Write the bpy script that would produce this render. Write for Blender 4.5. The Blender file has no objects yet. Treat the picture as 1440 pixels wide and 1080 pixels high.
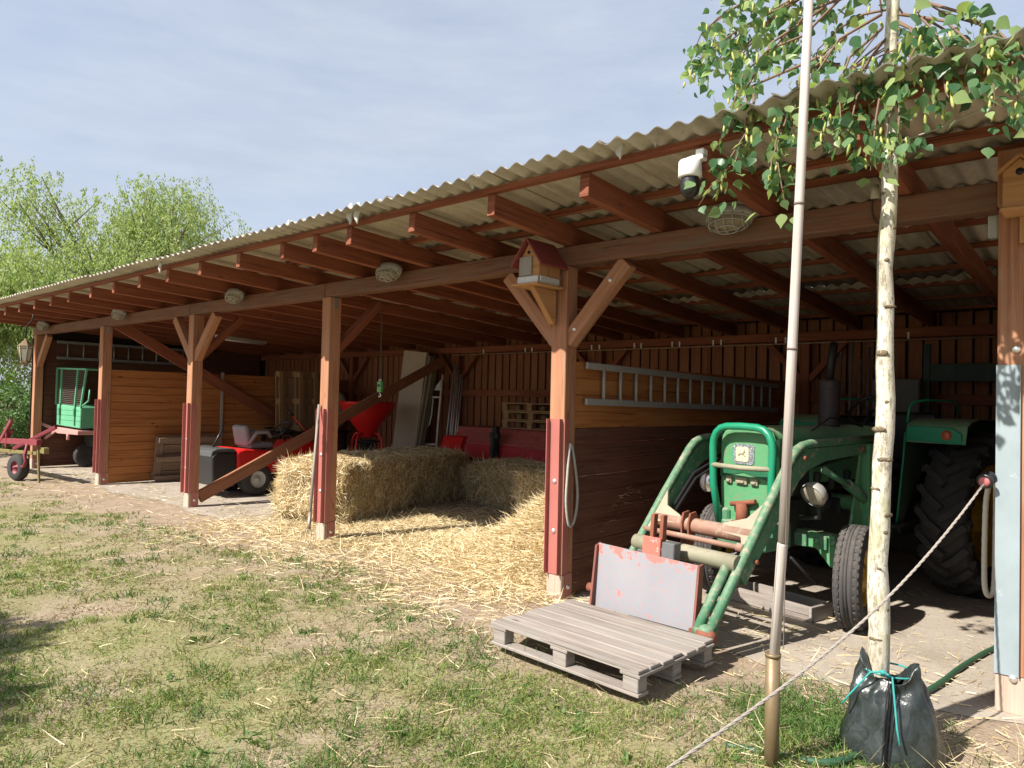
import bpy, math, random
import numpy as np
from mathutils import Vector as V, Matrix
rnd = random.Random(7)
nrg = np.random.default_rng(11)
scene = bpy.context.scene
COL = scene.collection
PI = math.pi
R = math.radians

# ------------------------------------------------------------------ camera
CF, CYAW, CPITCH, CROLL = 1014.8, .7156, .0221, .0225
CPOS = V((.4933, -4.7396, 1.6))
cF = V((-math.sin(CYAW)*math.cos(CPITCH), math.cos(CYAW)*math.cos(CPITCH), math.sin(CPITCH)))
_r = V((math.cos(CYAW), math.sin(CYAW), 0)); _u = _r.cross(cF)
cR = _r*math.cos(CROLL)+_u*math.sin(CROLL); cU = -_r*math.sin(CROLL)+_u*math.cos(CROLL)

def at(u, v, x=None, y=None, z=None):
    """survey point of the photograph on a known world plane"""
    d = cF+cR*((u-720)/CF)-cU*((v-540)/CF)
    if x is not None: t = (x-CPOS.x)/d.x
    elif y is not None: t = (y-CPOS.y)/d.y
    else: t = (z-CPOS.z)/d.z
    return CPOS+d*t

cam = bpy.data.cameras.new('camera'); camo = bpy.data.objects.new('camera', cam); COL.objects.link(camo)
cam.sensor_width = 36; cam.lens = CF/1440*36; cam.clip_end = 2000; cam.clip_start = .05
M = Matrix((cR, cU, -cF)).transposed().to_4x4(); M.translation = CPOS
camo.matrix_world = M; scene.camera = camo

# ------------------------------------------------------------------ mesh builder
class MB:
    def __init__(s): s.v = []; s.f = []; s.uv = []; s.sm = []; s.mi = []
    def face(s, idx, uv=None, sm=False, mi=0):
        s.f.append(tuple(idx)); s.uv.append(uv or [(0, 0)]*len(idx)); s.sm.append(sm); s.mi.append(mi)
    def box(s, c, size, ax=None, mi=0, taper=1.0):
        ax = ax or (V((1, 0, 0)), V((0, 1, 0)), V((0, 0, 1))); c = V(c)
        h = [k/2 for k in size]; b = len(s.v)
        for k in range(8):
            sg = [(1 if k >> j & 1 else -1) for j in range(3)]
            tp = taper if sg[2] > 0 else 1
            s.v.append(c+ax[0]*h[0]*sg[0]*tp+ax[1]*h[1]*sg[1]*tp+ax[2]*h[2]*sg[2])
        L = max(range(3), key=lambda i: size[i]); ou, ov = rnd.random()*50, rnd.random()*50
        quads = ((0, 2, 6, 4, 0), (1, 5, 7, 3, 0), (0, 4, 5, 1, 1), (2, 3, 7, 6, 1), (0, 1, 3, 2, 2), (4, 6, 7, 5, 2))
        for n, q in enumerate(quads):
            a = q[4]; oth = [i for i in range(3) if i != a]
            if a == L: iu, iv = oth
            else: iu = L; iv = [i for i in oth if i != L][0]
            uv = []
            for k in q[:4]:
                sg = [(1 if k >> j & 1 else -1) for j in range(3)]
                uv.append((ou+h[iu]*sg[iu], ov+n*.37+h[iv]*sg[iv]))
            s.face([b+k for k in q[:4]], uv, False, mi)
        return s
    def beam(s, p, q, w, h, up=(0, 0, 1), mi=0):
        p, q = V(p), V(q); d = q-p; L = d.length; d.normalize()
        sd = d.cross(V(up)); sd.normalize(); u2 = sd.cross(d)
        return s.box((p+q)/2, (L, w, h), (d, sd, u2), mi)
    def tube(s, pts, r, n=8, mi=0, cap=True, closed=False):
        pts = [V(p) for p in pts]; N = len(pts); rs = r if isinstance(r, (list, tuple)) else [r]*N
        b = len(s.v); prev = None; acc = 0
        for i, p in enumerate(pts):
            if closed: t = pts[(i+1) % N]-pts[i-1]
            else: t = pts[min(i+1, N-1)]-pts[max(i-1, 0)]
            if t.length < 1e-9: t = V((0, 0, 1))
            t.normalize()
            if prev is None: a = t.cross(V((0, 0, 1))); a = a if a.length > .05 else t.cross(V((1, 0, 0)))
            else: a = prev-t*prev.dot(t)
            a.normalize(); prev = a; c2 = t.cross(a)
            for k in range(n):
                th = 2*PI*k/n; s.v.append(p+(a*math.cos(th)+c2*math.sin(th))*rs[i])
        M_ = N if closed else N-1
        for i in range(M_):
            j = (i+1) % N; l = (pts[j]-pts[i]).length
            for k in range(n):
                k2 = (k+1) % n; ra = 2*PI*rs[i]/n
                s.face((b+i*n+k, b+i*n+k2, b+j*n+k2, b+j*n+k), [(acc, k*ra), (acc, (k+1)*ra), (acc+l, (k+1)*ra), (acc+l, k*ra)], True, mi)
            acc += l
        if cap and not closed:
            s.face([b+k for k in range(n)][::-1], None, False, mi); s.face([b+(N-1)*n+k for k in range(n)], None, False, mi)
        return s
    def lathe(s, prof, o, axis=(0, 0, 1), n=24, mi=0, sm=True, ref=None):
        o = V(o); ax = V(axis).normalized(); a = V(ref) if ref else (ax.cross(V((0, 0, 1))) if abs(ax.z) < .9 else V((1, 0, 0)))
        a = (a-ax*a.dot(ax)).normalized(); c2 = ax.cross(a); b = len(s.v)
        for (r, t) in prof:
            for k in range(n):
                th = 2*PI*k/n; s.v.append(o+ax*t+(a*math.cos(th)+c2*math.sin(th))*r)
        acc = 0
        for i in range(len(prof)-1):
            dl = math.hypot(prof[i+1][0]-prof[i][0], prof[i+1][1]-prof[i][1])
            for k in range(n):
                k2 = (k+1) % n; ra = 2*PI*max(prof[i][0], .01)/n
                s.face((b+i*n+k, b+i*n+k2, b+(i+1)*n+k2, b+(i+1)*n+k), [(k*ra, acc), ((k+1)*ra, acc), ((k+1)*ra, acc+dl), (k*ra, acc+dl)], sm, mi)
            acc += dl
        return s
    def prism(s, poly, o, ax, ay, t, mi=0):
        o, ax, ay = V(o), V(ax).normalized(), V(ay).normalized(); az = ax.cross(ay).normalized(); b = len(s.v); n = len(poly)
        for sg in (-.5, .5):
            for (x, y) in poly: s.v.append(o+ax*x+ay*y+az*(t*sg))
        uv = [(x, y) for x, y in poly]
        s.face([b+k for k in range(n)][::-1], uv[::-1], False, mi); s.face([b+n+k for k in range(n)], uv, False, mi)
        for k in range(n):
            k2 = (k+1) % n; l = math.hypot(poly[k2][0]-poly[k][0], poly[k2][1]-poly[k][1])
            s.face((b+k, b+k2, b+n+k2, b+n+k), [(0, 0), (l, 0), (l, t), (0, t)], False, mi)
        return s
    def ell(s, c, r, n=12, m=8, ax=None, mi=0, t0=0, t1=PI):
        """ellipsoid, polar angle t0..t1 about the third axis"""
        ax = ax or (V((1, 0, 0)), V((0, 1, 0)), V((0, 0, 1))); c = V(c); b = len(s.v)
        for i in range(m+1):
            t = t0+(t1-t0)*i/m
            for k in range(n):
                p = 2*PI*k/n
                s.v.append(c+ax[0]*(r[0]*math.sin(t)*math.cos(p))+ax[1]*(r[1]*math.sin(t)*math.sin(p))+ax[2]*(r[2]*math.cos(t)))
        for i in range(m):
            for k in range(n):
                k2 = (k+1) % n
                s.face((b+i*n+k, b+(i+1)*n+k, b+(i+1)*n+k2, b+i*n+k2), [(k/n, i/m), (k/n, (i+1)/m), ((k+1)/n, (i+1)/m), ((k+1)/n, i/m)], True, mi)
        return s
    def build(s, name, mats, parent=None, bevel=0, seg=1):
        me = bpy.data.meshes.new(name); me.from_pydata([tuple(v) for v in s.v], [], s.f)
        ul = me.uv_layers.new(name='UVMap'); flat = [c for fu in s.uv for p in fu for c in p]; ul.data.foreach_set('uv', flat)
        me.polygons.foreach_set('use_smooth', s.sm); me.polygons.foreach_set('material_index', s.mi)
        for m in (mats if isinstance(mats, (list, tuple)) else [mats]): me.materials.append(m)
        me.validate(); me.update()
        o = bpy.data.objects.new(name, me); COL.objects.link(o)
        if parent: o.parent = parent
        if bevel:
            md = o.modifiers.new('bevel', 'BEVEL'); md.width = bevel; md.segments = seg; md.limit_method = 'ANGLE'; md.angle_limit = R(40)
        return o

def np_mesh(name, verts, faces_flat, loop_tot, mats, parent=None, uv=None, smooth=False, mi=None):
    """fast mesh from numpy arrays"""
    me = bpy.data.meshes.new(name); nv = len(verts); nf = len(loop_tot)
    me.vertices.add(nv); me.vertices.foreach_set('co', np.asarray(verts, np.float32).ravel())
    me.loops.add(len(faces_flat)); me.loops.foreach_set('vertex_index', np.asarray(faces_flat, np.int32))
    me.polygons.add(nf); st = np.concatenate(([0], np.cumsum(loop_tot)[:-1])).astype(np.int32)
    me.polygons.foreach_set('loop_start', st)
    if smooth: me.polygons.foreach_set('use_smooth', np.ones(nf, bool))
    if mi is not None: me.polygons.foreach_set('material_index', np.asarray(mi, np.int32))
    if uv is not None:
        ul = me.uv_layers.new(name='UVMap'); ul.data.foreach_set('uv', np.asarray(uv, np.float32).ravel())
    for m in (mats if isinstance(mats, (list, tuple)) else [mats]): me.materials.append(m)
    me.update(calc_edges=True); me.validate()
    o = bpy.data.objects.new(name, me); COL.objects.link(o)
    if parent: o.parent = parent
    return o

def tag(o, label=None, cat=None, group=None, kind=None):
    if label: o['label'] = label
    if cat: o['category'] = cat
    if group: o['group'] = group
    if kind: o['kind'] = kind
    return o
def thing(name, label, cat, loc=(0, 0, 0), rz=0, group=None):
    o = bpy.data.objects.new(name, None); COL.objects.link(o); o.location = loc; o.rotation_euler = (0, 0, rz); o.empty_display_size = .1
    return tag(o, label, cat, group)
def kids(o): return [c for c in bpy.data.objects if c.parent == o]
def copy_tree(o, parent=None):
    c = o.copy(); COL.objects.link(c)
    if parent: c.parent = parent
    for ch in kids(o): copy_tree(ch, c)
    return c

# ------------------------------------------------------------------ materials
def lin(r, g, b):
    f = lambda c: c/12.92 if c <= .04045 else ((c+.055)/1.055)**2.4
    return (f(r/255), f(g/255), f(b/255), 1)
def newmat(name):
    m = bpy.data.materials.new(name); m.use_nodes = True; nt = m.node_tree
    return m, nt, nt.nodes['Principled BSDF']
def nd(nt, t, **kw):
    n = nt.nodes.new(t)
    for k, v in kw.items():
        if k in n.inputs: n.inputs[k].default_value = v
        else: setattr(n, k, v)
    return n
def ramp(nt, src, stops):
    n = nt.nodes.new('ShaderNodeValToRGB'); cr = n.color_ramp
    while len(cr.elements) < len(stops): cr.elements.new(.5)
    for e, (p, c) in zip(cr.elements, stops): e.position = p; e.color = c if len(c) == 4 else (*c, 1)
    nt.links.new(src, n.inputs[0]); return n.outputs[0]
def mixc(nt, fac, a, b, mode='MIX'):
    n = nt.nodes.new('ShaderNodeMix'); n.data_type = 'RGBA'; n.blend_type = mode
    for k, v in ((0, fac), (6, a), (7, b)):
        if hasattr(v, 'links') or isinstance(v, bpy.types.NodeSocket): nt.links.new(v, n.inputs[k])
        else: n.inputs[k].default_value = v
    return n.outputs[2]
def noise(nt, vec, scale, detail=4, rough=.6, dist=0, dim='3D'):
    n = nt.nodes.new('ShaderNodeTexNoise'); n.inputs['Scale'].default_value = scale; n.inputs['Detail'].default_value = detail
    n.inputs['Roughness'].default_value = rough; n.inputs['Distortion'].default_value = dist
    if vec is not None: nt.links.new(vec, n.inputs['Vector'])
    return n.outputs[0]
def mapping(nt, vec, scale):
    n = nt.nodes.new('ShaderNodeMapping'); n.inputs['Scale'].default_value = scale; nt.links.new(vec, n.inputs['Vector']); return n.outputs[0]
def bump(nt, h, b, strength=.3, dist=.004):
    n = nt.nodes.new('ShaderNodeBump'); n.inputs['Strength'].default_value = strength; n.inputs['Distance'].default_value = dist
    nt.links.new(h, n.inputs['Height']); nt.links.new(n.outputs[0], b.inputs['Normal'])
def coords(nt, which='Object'):
    return nt.nodes.new('ShaderNodeTexCoord').outputs[which]

def wood(name, dark, mid, light, knots=.5, grey=None, greyamt=0, rough=.75, across=38):
    """sawn timber: grain along the piece (UV), slow tone change, knots, weathered grey patches"""
    m, nt, b = newmat(name); uv = coords(nt, 'UV')
    g = noise(nt, mapping(nt, uv, (1.6, across, 1)), 1, 6, .65, .6)
    col = ramp(nt, g, [(.28, dark), (.5, mid), (.74, light)])
    t = noise(nt, mapping(nt, uv, (.9, 4, 1)), 1, 3, .5)
    col = mixc(nt, ramp(nt, t, [(.3, (0, 0, 0)), (.7, (.75, .75, .75))]), col, ramp(nt, t, [(.3, mid), (.75, light)]), 'MIX')
    if knots:
        vo = nt.nodes.new('ShaderNodeTexVoronoi'); vo.inputs['Scale'].default_value = 1; nt.links.new(mapping(nt, uv, (2.6, 9, 1)), vo.inputs['Vector'])
        k = ramp(nt, vo.outputs['Distance'], [(.05, (1, 1, 1)), (.13, (0, 0, 0))])
        kk = nt.nodes.new('ShaderNodeMath'); kk.operation = 'MULTIPLY'; nt.links.new(k, kk.inputs[0]); kk.inputs[1].default_value = knots
        col = mixc(nt, kk.outputs[0], col, tuple(c*.35 for c in dark[:3])+(1,))
    cr = noise(nt, mapping(nt, uv, (.8, 60, 1)), 1, 2, .4)
    col = mixc(nt, ramp(nt, cr, [(.66, (0, 0, 0)), (.70, (.7, .7, .7))]), col, tuple(c*.3 for c in dark[:3])+(1,))
    if grey is not None:
        w = noise(nt, mapping(nt, uv, (1.3, 7, 1)), 1.3, 5, .7)
        col = mixc(nt, ramp(nt, w, [(.62-.45*greyamt, (0, 0, 0)), (.78-.3*greyamt, (1, 1, 1))]), col, mixc(nt, g, tuple(c*.6 for c in grey[:3])+(1,), grey))
    nt.links.new(col, b.inputs['Base Color']); b.inputs['Roughness'].default_value = rough; b.inputs['Specular IOR Level'].default_value = .25
    bump(nt, g, b, .35, .004); return m

def paint(name, col, rough=.5, wear=0, under=(.2, .09, .05, 1), metal=0, dirt=.25, scale=9, dust=None, dustamt=.5):
    m, nt, b = newmat(name); oc = coords(nt)
    n1 = noise(nt, oc, scale*.35, 5, .6); n2 = noise(nt, oc, scale*2.2, 7, .7)
    c = mixc(nt, ramp(nt, n1, [(.3, (0, 0, 0)), (.75, (dirt*2,)*3)]), col, tuple(k*.55 for k in col[:3])+(1,))
    if wear: c = mixc(nt, ramp(nt, n2, [(.68-.3*wear, (0, 0, 0)), (.72-.3*wear, (1, 1, 1))]), c, under)
    if dust is not None:
        gm = nt.nodes.new('ShaderNodeNewGeometry'); sx = nt.nodes.new('ShaderNodeSeparateXYZ'); nt.links.new(gm.outputs['Normal'], sx.inputs[0])
        mm = nt.nodes.new('ShaderNodeMath'); mm.operation = 'MULTIPLY_ADD'; nt.links.new(sx.outputs[2], mm.inputs[0]); mm.inputs[1].default_value = .5; mm.inputs[2].default_value = .12
        mx = nt.nodes.new('ShaderNodeMath'); mx.operation = 'MULTIPLY'; mx.use_clamp = True; nt.links.new(mm.outputs[0], mx.inputs[0])
        nt.links.new(ramp(nt, n2, [(.35, (0, 0, 0)), (.62, (dustamt*1.8,)*3)]), mx.inputs[1])
        c = mixc(nt, mx.outputs[0], c, dust)
    nt.links.new(c, b.inputs['Base Color']); b.inputs['Metallic'].default_value = metal
    nt.links.new(ramp(nt, n2, [(.3, (rough*.8,)*3), (.7, (min(1, rough*1.25),)*3)]), b.inputs['Roughness'])
    bump(nt, n2, b, .12, .003); return m

def plain(name, col, rough=.6, metal=0, var=.25, scale=14, bs=.15):
    m, nt, b = newmat(name); n1 = noise(nt, coords(nt), scale, 5, .65)
    nt.links.new(mixc(nt, n1, tuple(k*(1-var) for k in col[:3])+(1,), tuple(min(1, k*(1+var)) for k in col[:3])+(1,)), b.inputs['Base Color'])
    b.inputs['Roughness'].default_value = rough; b.inputs['Metallic'].default_value = metal
    if bs: bump(nt, n1, b, bs, .004)
    return m

def attr_leaf(name, c1, c2, c3, trans=.35, rough=.5, scale=3, two=True):
    """foliage: colour varies from leaf to leaf (random per island), light passes through"""
    m, nt, b = newmat(name); gm = nt.nodes.new('ShaderNodeNewGeometry')
    col = ramp(nt, gm.outputs['Random Per Island'], [(0, c1), (.5, c2), (1, c3)])
    nt.links.new(col, b.inputs['Base Color']); b.inputs['Roughness'].default_value = rough; b.inputs['Specular IOR Level'].default_value = .3
    tr = nt.nodes.new('ShaderNodeBsdfTranslucent'); nt.links.new(mixc(nt, 1.0, col, (1.0, 1.0, .55, 1), 'MULTIPLY'), tr.inputs[0])
    mx = nt.nodes.new('ShaderNodeMixShader'); mx.inputs[0].default_value = trans
    nt.links.new(b.outputs[0], mx.inputs[1]); nt.links.new(tr.outputs[0], mx.inputs[2]); nt.links.new(mx.outputs[0], nt.nodes['Material Output'].inputs[0])
    return m

W_RAFTER = wood('stained_rafter', (.10, .026, .015, 1), (.205, .062, .033, 1), (.31, .115, .06, 1), .4)
W_BEAM = wood('weathered_beam', (.10, .042, .026, 1), (.165, .075, .047, 1), (.235, .12, .078, 1), .4, (.20, .14, .105, 1), .3)
W_POST = wood('post_timber', (.20, .078, .042, 1), (.345, .155, .085, 1), (.47, .245, .145, 1), .5, (.40, .27, .19, 1), .2)
W_BLEACH = wood('bleached_foot', (.34, .23, .17, 1), (.45, .33, .26, 1), (.52, .41, .33, 1), .1)
W_BOARD = wood('orange_board', (.17, .052, .015, 1), (.33, .12, .035, 1), (.45, .195, .065, 1), .95, across=34)
W_DARK = wood('dark_stained_board', (.055, .021, .014, 1), (.11, .044, .028, 1), (.17, .078, .05, 1), .3, (.17, .095, .065, 1), .2)
W_WALL = wood('wall_board', (.12, .042, .02, 1), (.24, .092, .044, 1), (.33, .145, .075, 1), .4)
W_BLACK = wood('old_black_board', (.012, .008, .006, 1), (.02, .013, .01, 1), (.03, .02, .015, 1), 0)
W_GREY = wood('grey_pallet_wood', (.11, .09, .075, 1), (.255, .215, .185, 1), (.41, .36, .32, 1), .8, (.36, .335, .31, 1), .4, across=30)
W_PALE = wood('pallet_wood', (.17, .095, .045, 1), (.29, .175, .09, 1), (.40, .265, .15, 1), .4)
W_HOUSE = wood('birdhouse_wood', (.25, .11, .045, 1), (.40, .20, .085, 1), (.5, .28, .13, 1), .4)
W_POLE = wood('pale_pole', (.32, .275, .245, 1), (.46, .40, .365, 1), (.56, .50, .46, 1), .12, across=60)
M_GUARD = paint('red_guard', (.40, .135, .115, 1), .45, .05, (.16, .09, .06, 1), 0, .2)
M_GREYPLATE = paint('grey_guard', (.32, .385, .41, 1), .5, .14, (.42, .46, .47, 1), .1, .35, 5)
M_BOLT = plain('zinc_bolt', (.75, .73, .70, 1), .35, .8, .1, 40, 0)
M_ZINC = plain('zinc_sheet', (.42, .43, .44, 1), .45, .7, .2, 20)
M_CHAIN = plain('dark_chain', (.12, .10, .085, 1), .5, .6, .3)
M_ROOFEDGE = plain('weathered_sheet_edge', (.13, .12, .105, 1), .95, 0, .4, 20)
M_ALU = plain('aluminium', (.34, .33, .315, 1), .5, .15, .2, 20)
M_BLACKM = plain('black_metal', (.022, .02, .02, 1), .55, .3, .3)
M_RUBBER = plain('tyre_rubber', (.035, .033, .032, 1), .85, 0, .4, 22, .3)
M_DUSTRUB = paint('dusty_tyre', (.05, .047, .046, 1), .85, 0, dirt=.2, dust=(.2, .17, .145, 1), dustamt=.4)
M_GREEN = paint('tractor_green', (.07, .28, .12, 1), .5, .33, (.15, .15, .085, 1), 0, .25, 9, (.30, .27, .19, 1), .8)
M_GREENB = paint('bar_green', (.012, .24, .125, 1), .35, .03, (.16, .12, .07, 1), 0, .15, 9)
M_GREENDK = paint('dusty_green_steel', (.05, .185, .095, 1), .6, .38, (.24, .21, .15, 1), 0, .3, 9, (.36, .32, .24, 1), .6)
M_DUSTY = paint('dusty_tube', (.26, .25, .165, 1), .7, .25, (.17, .17, .1, 1), 0, .3, 7, (.36, .31, .24, 1), .7)
M_DUSTPLATE = paint('dusty_gusset', (.34, .28, .20, 1), .8, .3, (.3, .19, .13, 1), 0, .3, 7, (.4, .34, .26, 1), .6)
M_DUSTRED = paint('dusty_red_tube', (.30, .15, .10, 1), .7, .3, (.33, .27, .19, 1), 0, .3, 7, (.36, .30, .24, 1), .6)
M_RUST = paint('rust', (.24, .075, .04, 1), .75, .3, (.13, .06, .04, 1), 0, .35)
M_YELLOW = paint('wheel_yellow', (.52, .31, .02, 1), .55, .15, (.2, .13, .05, 1), 0, .35)
M_MUFFLER = paint('exhaust_brown', (.05, .034, .034, 1), .65, .2, (.14, .075, .05, 1), 0, .3)
M_ENGINE = plain('engine_iron', (.03, .034, .03, 1), .7, .2, .5, 18, .4)
M_CHROME = plain('lamp_chrome', (.8, .8, .8, 1), .18, .9, .05, 10, 0)
M_LENS = plain('dusty_lens', (.33, .30, .23, 1), .3, 0, .2, 20, 0)
M_RED = paint('red_paint', (.62, .016, .014, 1), .32, .02, (.2, .02, .02, 1), 0, .2)
M_REDOLD = paint('old_red_paint', (.45, .04, .04, 1), .6, .15, (.2, .11, .08, 1), 0, .35, 8, (.26, .18, .14, 1), .8)
M_PINK = paint('faded_pink', (.55, .27, .24, 1), .7, .2, (.42, .16, .13, 1), 0, .25)
M_MAROON = paint('maroon_steel', (.22, .024, .038, 1), .55, .12, (.25, .13, .1, 1), 0, .25)
M_OLIVE = paint('olive_bar', (.19, .155, .045, 1), .65, .2, (.2, .15, .07, 1), 0, .25)
M_CART = paint('cart_green', (.12, .40, .22, 1), .6, .12, (.25, .3, .2, 1), 0, .2)
M_BLADE = paint('blade_grey_paint', (.36, .365, .40, 1), .6, .26, (.56, .20, .17, 1), 0, .15, 6, (.42, .40, .38, 1), .3)
M_BLADERED = paint('blade_red_rim', (.62, .14, .1, 1), .6, .4, (.45, .42, .42, 1), 0, .25, 8)
M_BLADESIDE = paint('blade_side', (.22, .075, .055, 1), .7, .3, (.16, .13, .11, 1), 0, .35)
M_BLACKPL = plain('black_plastic', (.018, .018, .02, 1), .38, 0, .3, 10, .05)
M_GREYPL = plain('grey_vinyl', (.25, .25, .27, 1), .55, 0, .15, 16, .1)
M_WHITEPL = plain('white_plastic', (.78, .78, .76, 1), .4, 0, .06, 20, .03)
M_GREYBOX = plain('light_grey_box', (.45, .46, .45, 1), .5, 0, .12, 20, .05)
M_LAMPMETAL = plain('lamp_grey', (.36, .35, .33, 1), .6, .3, .25, 30)
M_CAGE = plain('cage_wire', (.36, .34, .30, 1), .55, .4, .2, 30, 0)
M_GLASSD = plain('milky_glass', (.26, .22, .155, 1), .25, 0, .2, 12, 0)
M_ROPE = plain('rope_fibre', (.34, .30, .26, 1), .9, 0, .35, 120, .5)
M_WHITEROPE = plain('white_hose', (.52, .5, .43, 1), .6, 0, .15, 60, .2)
M_HOSE = plain('green_hose', (.03, .085, .045, 1), .5, 0, .25, 40, .1)
M_TWINE = plain('teal_twine', (.03, .27, .25, 1), .8, 0, .3, 90, .4)
M_SCALE = plain('scale_green', (.12, .38, .14, 1), .45, 0, .12, 20, .05)
M_PANEL = plain('beige_panel', (.50, .42, .32, 1), .8, 0, .18, 5, .1)
M_PIPE = paint('brass_brown_pipe', (.23, .165, .09, 1), .5, .15, (.15, .1, .06, 1), .35, .3)
M_ROOFRED = paint('red_roof_felt', (.25, .05, .045, 1), .7, .05, (.3, .12, .1, 1), 0, .3)
M_GLASSBITS = plain('pebbled_glass', (.55, .56, .54, 1), .12, 0, .55, 130, .8)
M_SCRAP = plain('grey_foam_scrap', (.5, .49, .46, 1), .8, 0, .25, 40, .4)
M_PINKINS = plain('faded_red_rubber', (.55, .16, .17, 1), .5, 0, .15, 20, .05)

def roofmat():
    m, nt, b = newmat('fibre_cement'); oc = coords(nt)
    n1 = noise(nt, mapping(nt, oc, (6, 1.1, 1)), 1.2, 6, .65); n2 = noise(nt, oc, 30, 6, .7); n3 = noise(nt, oc, 1.3, 3, .6)
    c = ramp(nt, n1, [(.25, (.27, .225, .17, 1)), (.5, (.47, .415, .335, 1)), (.75, (.59, .535, .45, 1))])
    c = mixc(nt, ramp(nt, n3, [(.35, (0, 0, 0)), (.7, (.6, .6, .6))]), c, (.30, .27, .22, 1))
    c = mixc(nt, ramp(nt, n2, [(.55, (0, 0, 0)), (.72, (.5, .5, .5))]), c, (.16, .13, .10, 1))
    nt.links.new(c, b.inputs['Base Color']); b.inputs['Roughness'].default_value = .9; bump(nt, n2, b, .3, .004); return m
M_ROOF = roofmat()

def strawmat(name, a, c, d, trans=.15):
    return attr_leaf(name, a, c, d, trans, .55)
M_STRAW = strawmat('straw_stalk', (.45, .33, .17, 1), (.70, .575, .35, 1), (.82, .73, .52, 1))
M_STRAWP = strawmat('pale_dry_stalk', (.44, .34, .18, 1), (.60, .50, .30, 1), (.70, .62, .42, 1))
M_STRAWB = plain('packed_straw', (.36, .26, .13, 1), .9, 0, .6, 45, .9)
M_HAYB = strawmat('bale_stalk', (.33, .23, .11, 1), (.66, .54, .33, 1), (.87, .80, .60, 1))
M_GRASS = attr_leaf('grass_blade', (.13, .205, .045, 1), (.215, .285, .07, 1), (.35, .36, .125, 1), .35)
M_GRASSD = attr_leaf('lush_grass_blade', (.06, .13, .03, 1), (.10, .19, .045, 1), (.17, .26, .07, 1), .35)
M_THATCH = attr_leaf('dry_grass_blade', (.22, .17, .08, 1), (.32, .26, .13, 1), (.40, .35, .19, 1), .2)
M_BIRCHLEAF = attr_leaf('birch_leaf', (.06, .15, .072, 1), (.14, .26, .12, 1), (.38, .48, .19, 1), .5, .33)
M_CATKIN = attr_leaf('catkin', (.36, .42, .11, 1), (.5, .52, .17, 1), (.6, .58, .24, 1), .3)
M_WILLOW = attr_leaf('willow_leaf', (.18, .27, .085, 1), (.30, .40, .14, 1), (.46, .53, .22, 1), .5)
M_BUSH = attr_leaf('bush_leaf', (.06, .13, .045, 1), (.11, .2, .075, 1), (.2, .3, .11, 1), .35)
M_LIME = attr_leaf('lime_bush_leaf', (.12, .26, .025, 1), (.2, .36, .04, 1), (.3, .45, .07, 1), .45)

def blademat():
    """pale painted plate, the red undercoat showing in chips, most of all towards its upper edge"""
    m, nt, b = newmat('chipped_blade_paint'); oc = coords(nt); sx = nt.nodes.new('ShaderNodeSeparateXYZ'); nt.links.new(coords(nt, 'UV'), sx.inputs[0])
    n1 = noise(nt, oc, 11, 6, .7); n2 = noise(nt, oc, 55, 5, .7); n3 = noise(nt, oc, 3, 3, .5)
    c = mixc(nt, n3, (.20, .21, .24, 1), (.30, .305, .33, 1)); c = mixc(nt, ramp(nt, n2, [(.5, (0, 0, 0)), (.64, (.6, .6, .6))]), c, (.38, .22, .19, 1))
    e = nt.nodes.new('ShaderNodeMath'); e.operation = 'MULTIPLY_ADD'; nt.links.new(sx.outputs[1], e.inputs[0]); e.inputs[1].default_value = 1.6; e.inputs[2].default_value = -.52
    mx = nt.nodes.new('ShaderNodeMath'); mx.operation = 'MAXIMUM'; nt.links.new(e.outputs[0], mx.inputs[0]); mx.inputs[1].default_value = 0
    ad = nt.nodes.new('ShaderNodeMath'); ad.operation = 'ADD'; nt.links.new(n1, ad.inputs[0]); nt.links.new(mx.outputs[0], ad.inputs[1])
    c = mixc(nt, ramp(nt, ad.outputs[0], [(.62, (0, 0, 0)), (.65, (.9, .9, .9))]), c, (.56, .15, .12, 1))
    nt.links.new(c, b.inputs['Base Color']); b.inputs['Roughness'].default_value = .65; bump(nt, n2, b, .2, .003); return m
M_BLADE = blademat()
# ------------------------------------------------------------------ ground
GB = [(-60, -.95), (-17, -1.0), (-12.6, -.94), (-10.1, -.89), (-6.6, -.91), (-5.3, -.55), (-4.1, -.85), (-3.26, -1.05), (-2.68, -1.2), (-1.64, -1.3), (-1.2, -.95), (-.8, -.62), (-.35, -.9), (-.1, -1.3), (.6, -1.6), (60, -1.6)]
def gbound(x): return np.interp(x, [p[0] for p in GB], [p[1] for p in GB])
def gz(x, y):
    z = .010*np.sin(3.1*x+1.3*y)+.008*np.sin(5.3*y-2.2*x+1)+.006*np.sin(9.7*x+4.1*y+2)
    f = np.clip((-.45-y)/.6, 0, 1); z = z*f
    for bx, by in ((-2.43, -.97), (-1.57, -1.0)): z = z+(.052-z)*np.exp(-(((x-bx)**2+(y-by)**2)/.035)**2)
    return z
def axis(a, b, step, far):
    near = np.arange(a, b+1e-6, step); g = [step*(1.35**k) for k in range(1, 40)]
    l, r = [], []; p = a
    for s_ in g:
        p -= s_; l.append(p)
        if p < -far: break
    p = b
    for s_ in g:
        p += s_; r.append(p)
        if p > far: break
    return np.concatenate((l[::-1], near, r))
gx = axis(-17, 2.2, .14, 300); gy = axis(-5.6, 0, .14, 300)
GX, GY = np.meshgrid(gx, gy); nx, ny = len(gx), len(gy)
gv = np.stack((GX, GY, gz(GX, GY)*(np.abs(GX) < 40)), -1).reshape(-1, 3)
ii = (np.arange(ny-1)[:, None]*nx+np.arange(nx-1)[None, :]).ravel()
gf = np.stack((ii, ii+1, ii+nx+1, ii+nx), -1).ravel()
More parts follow.
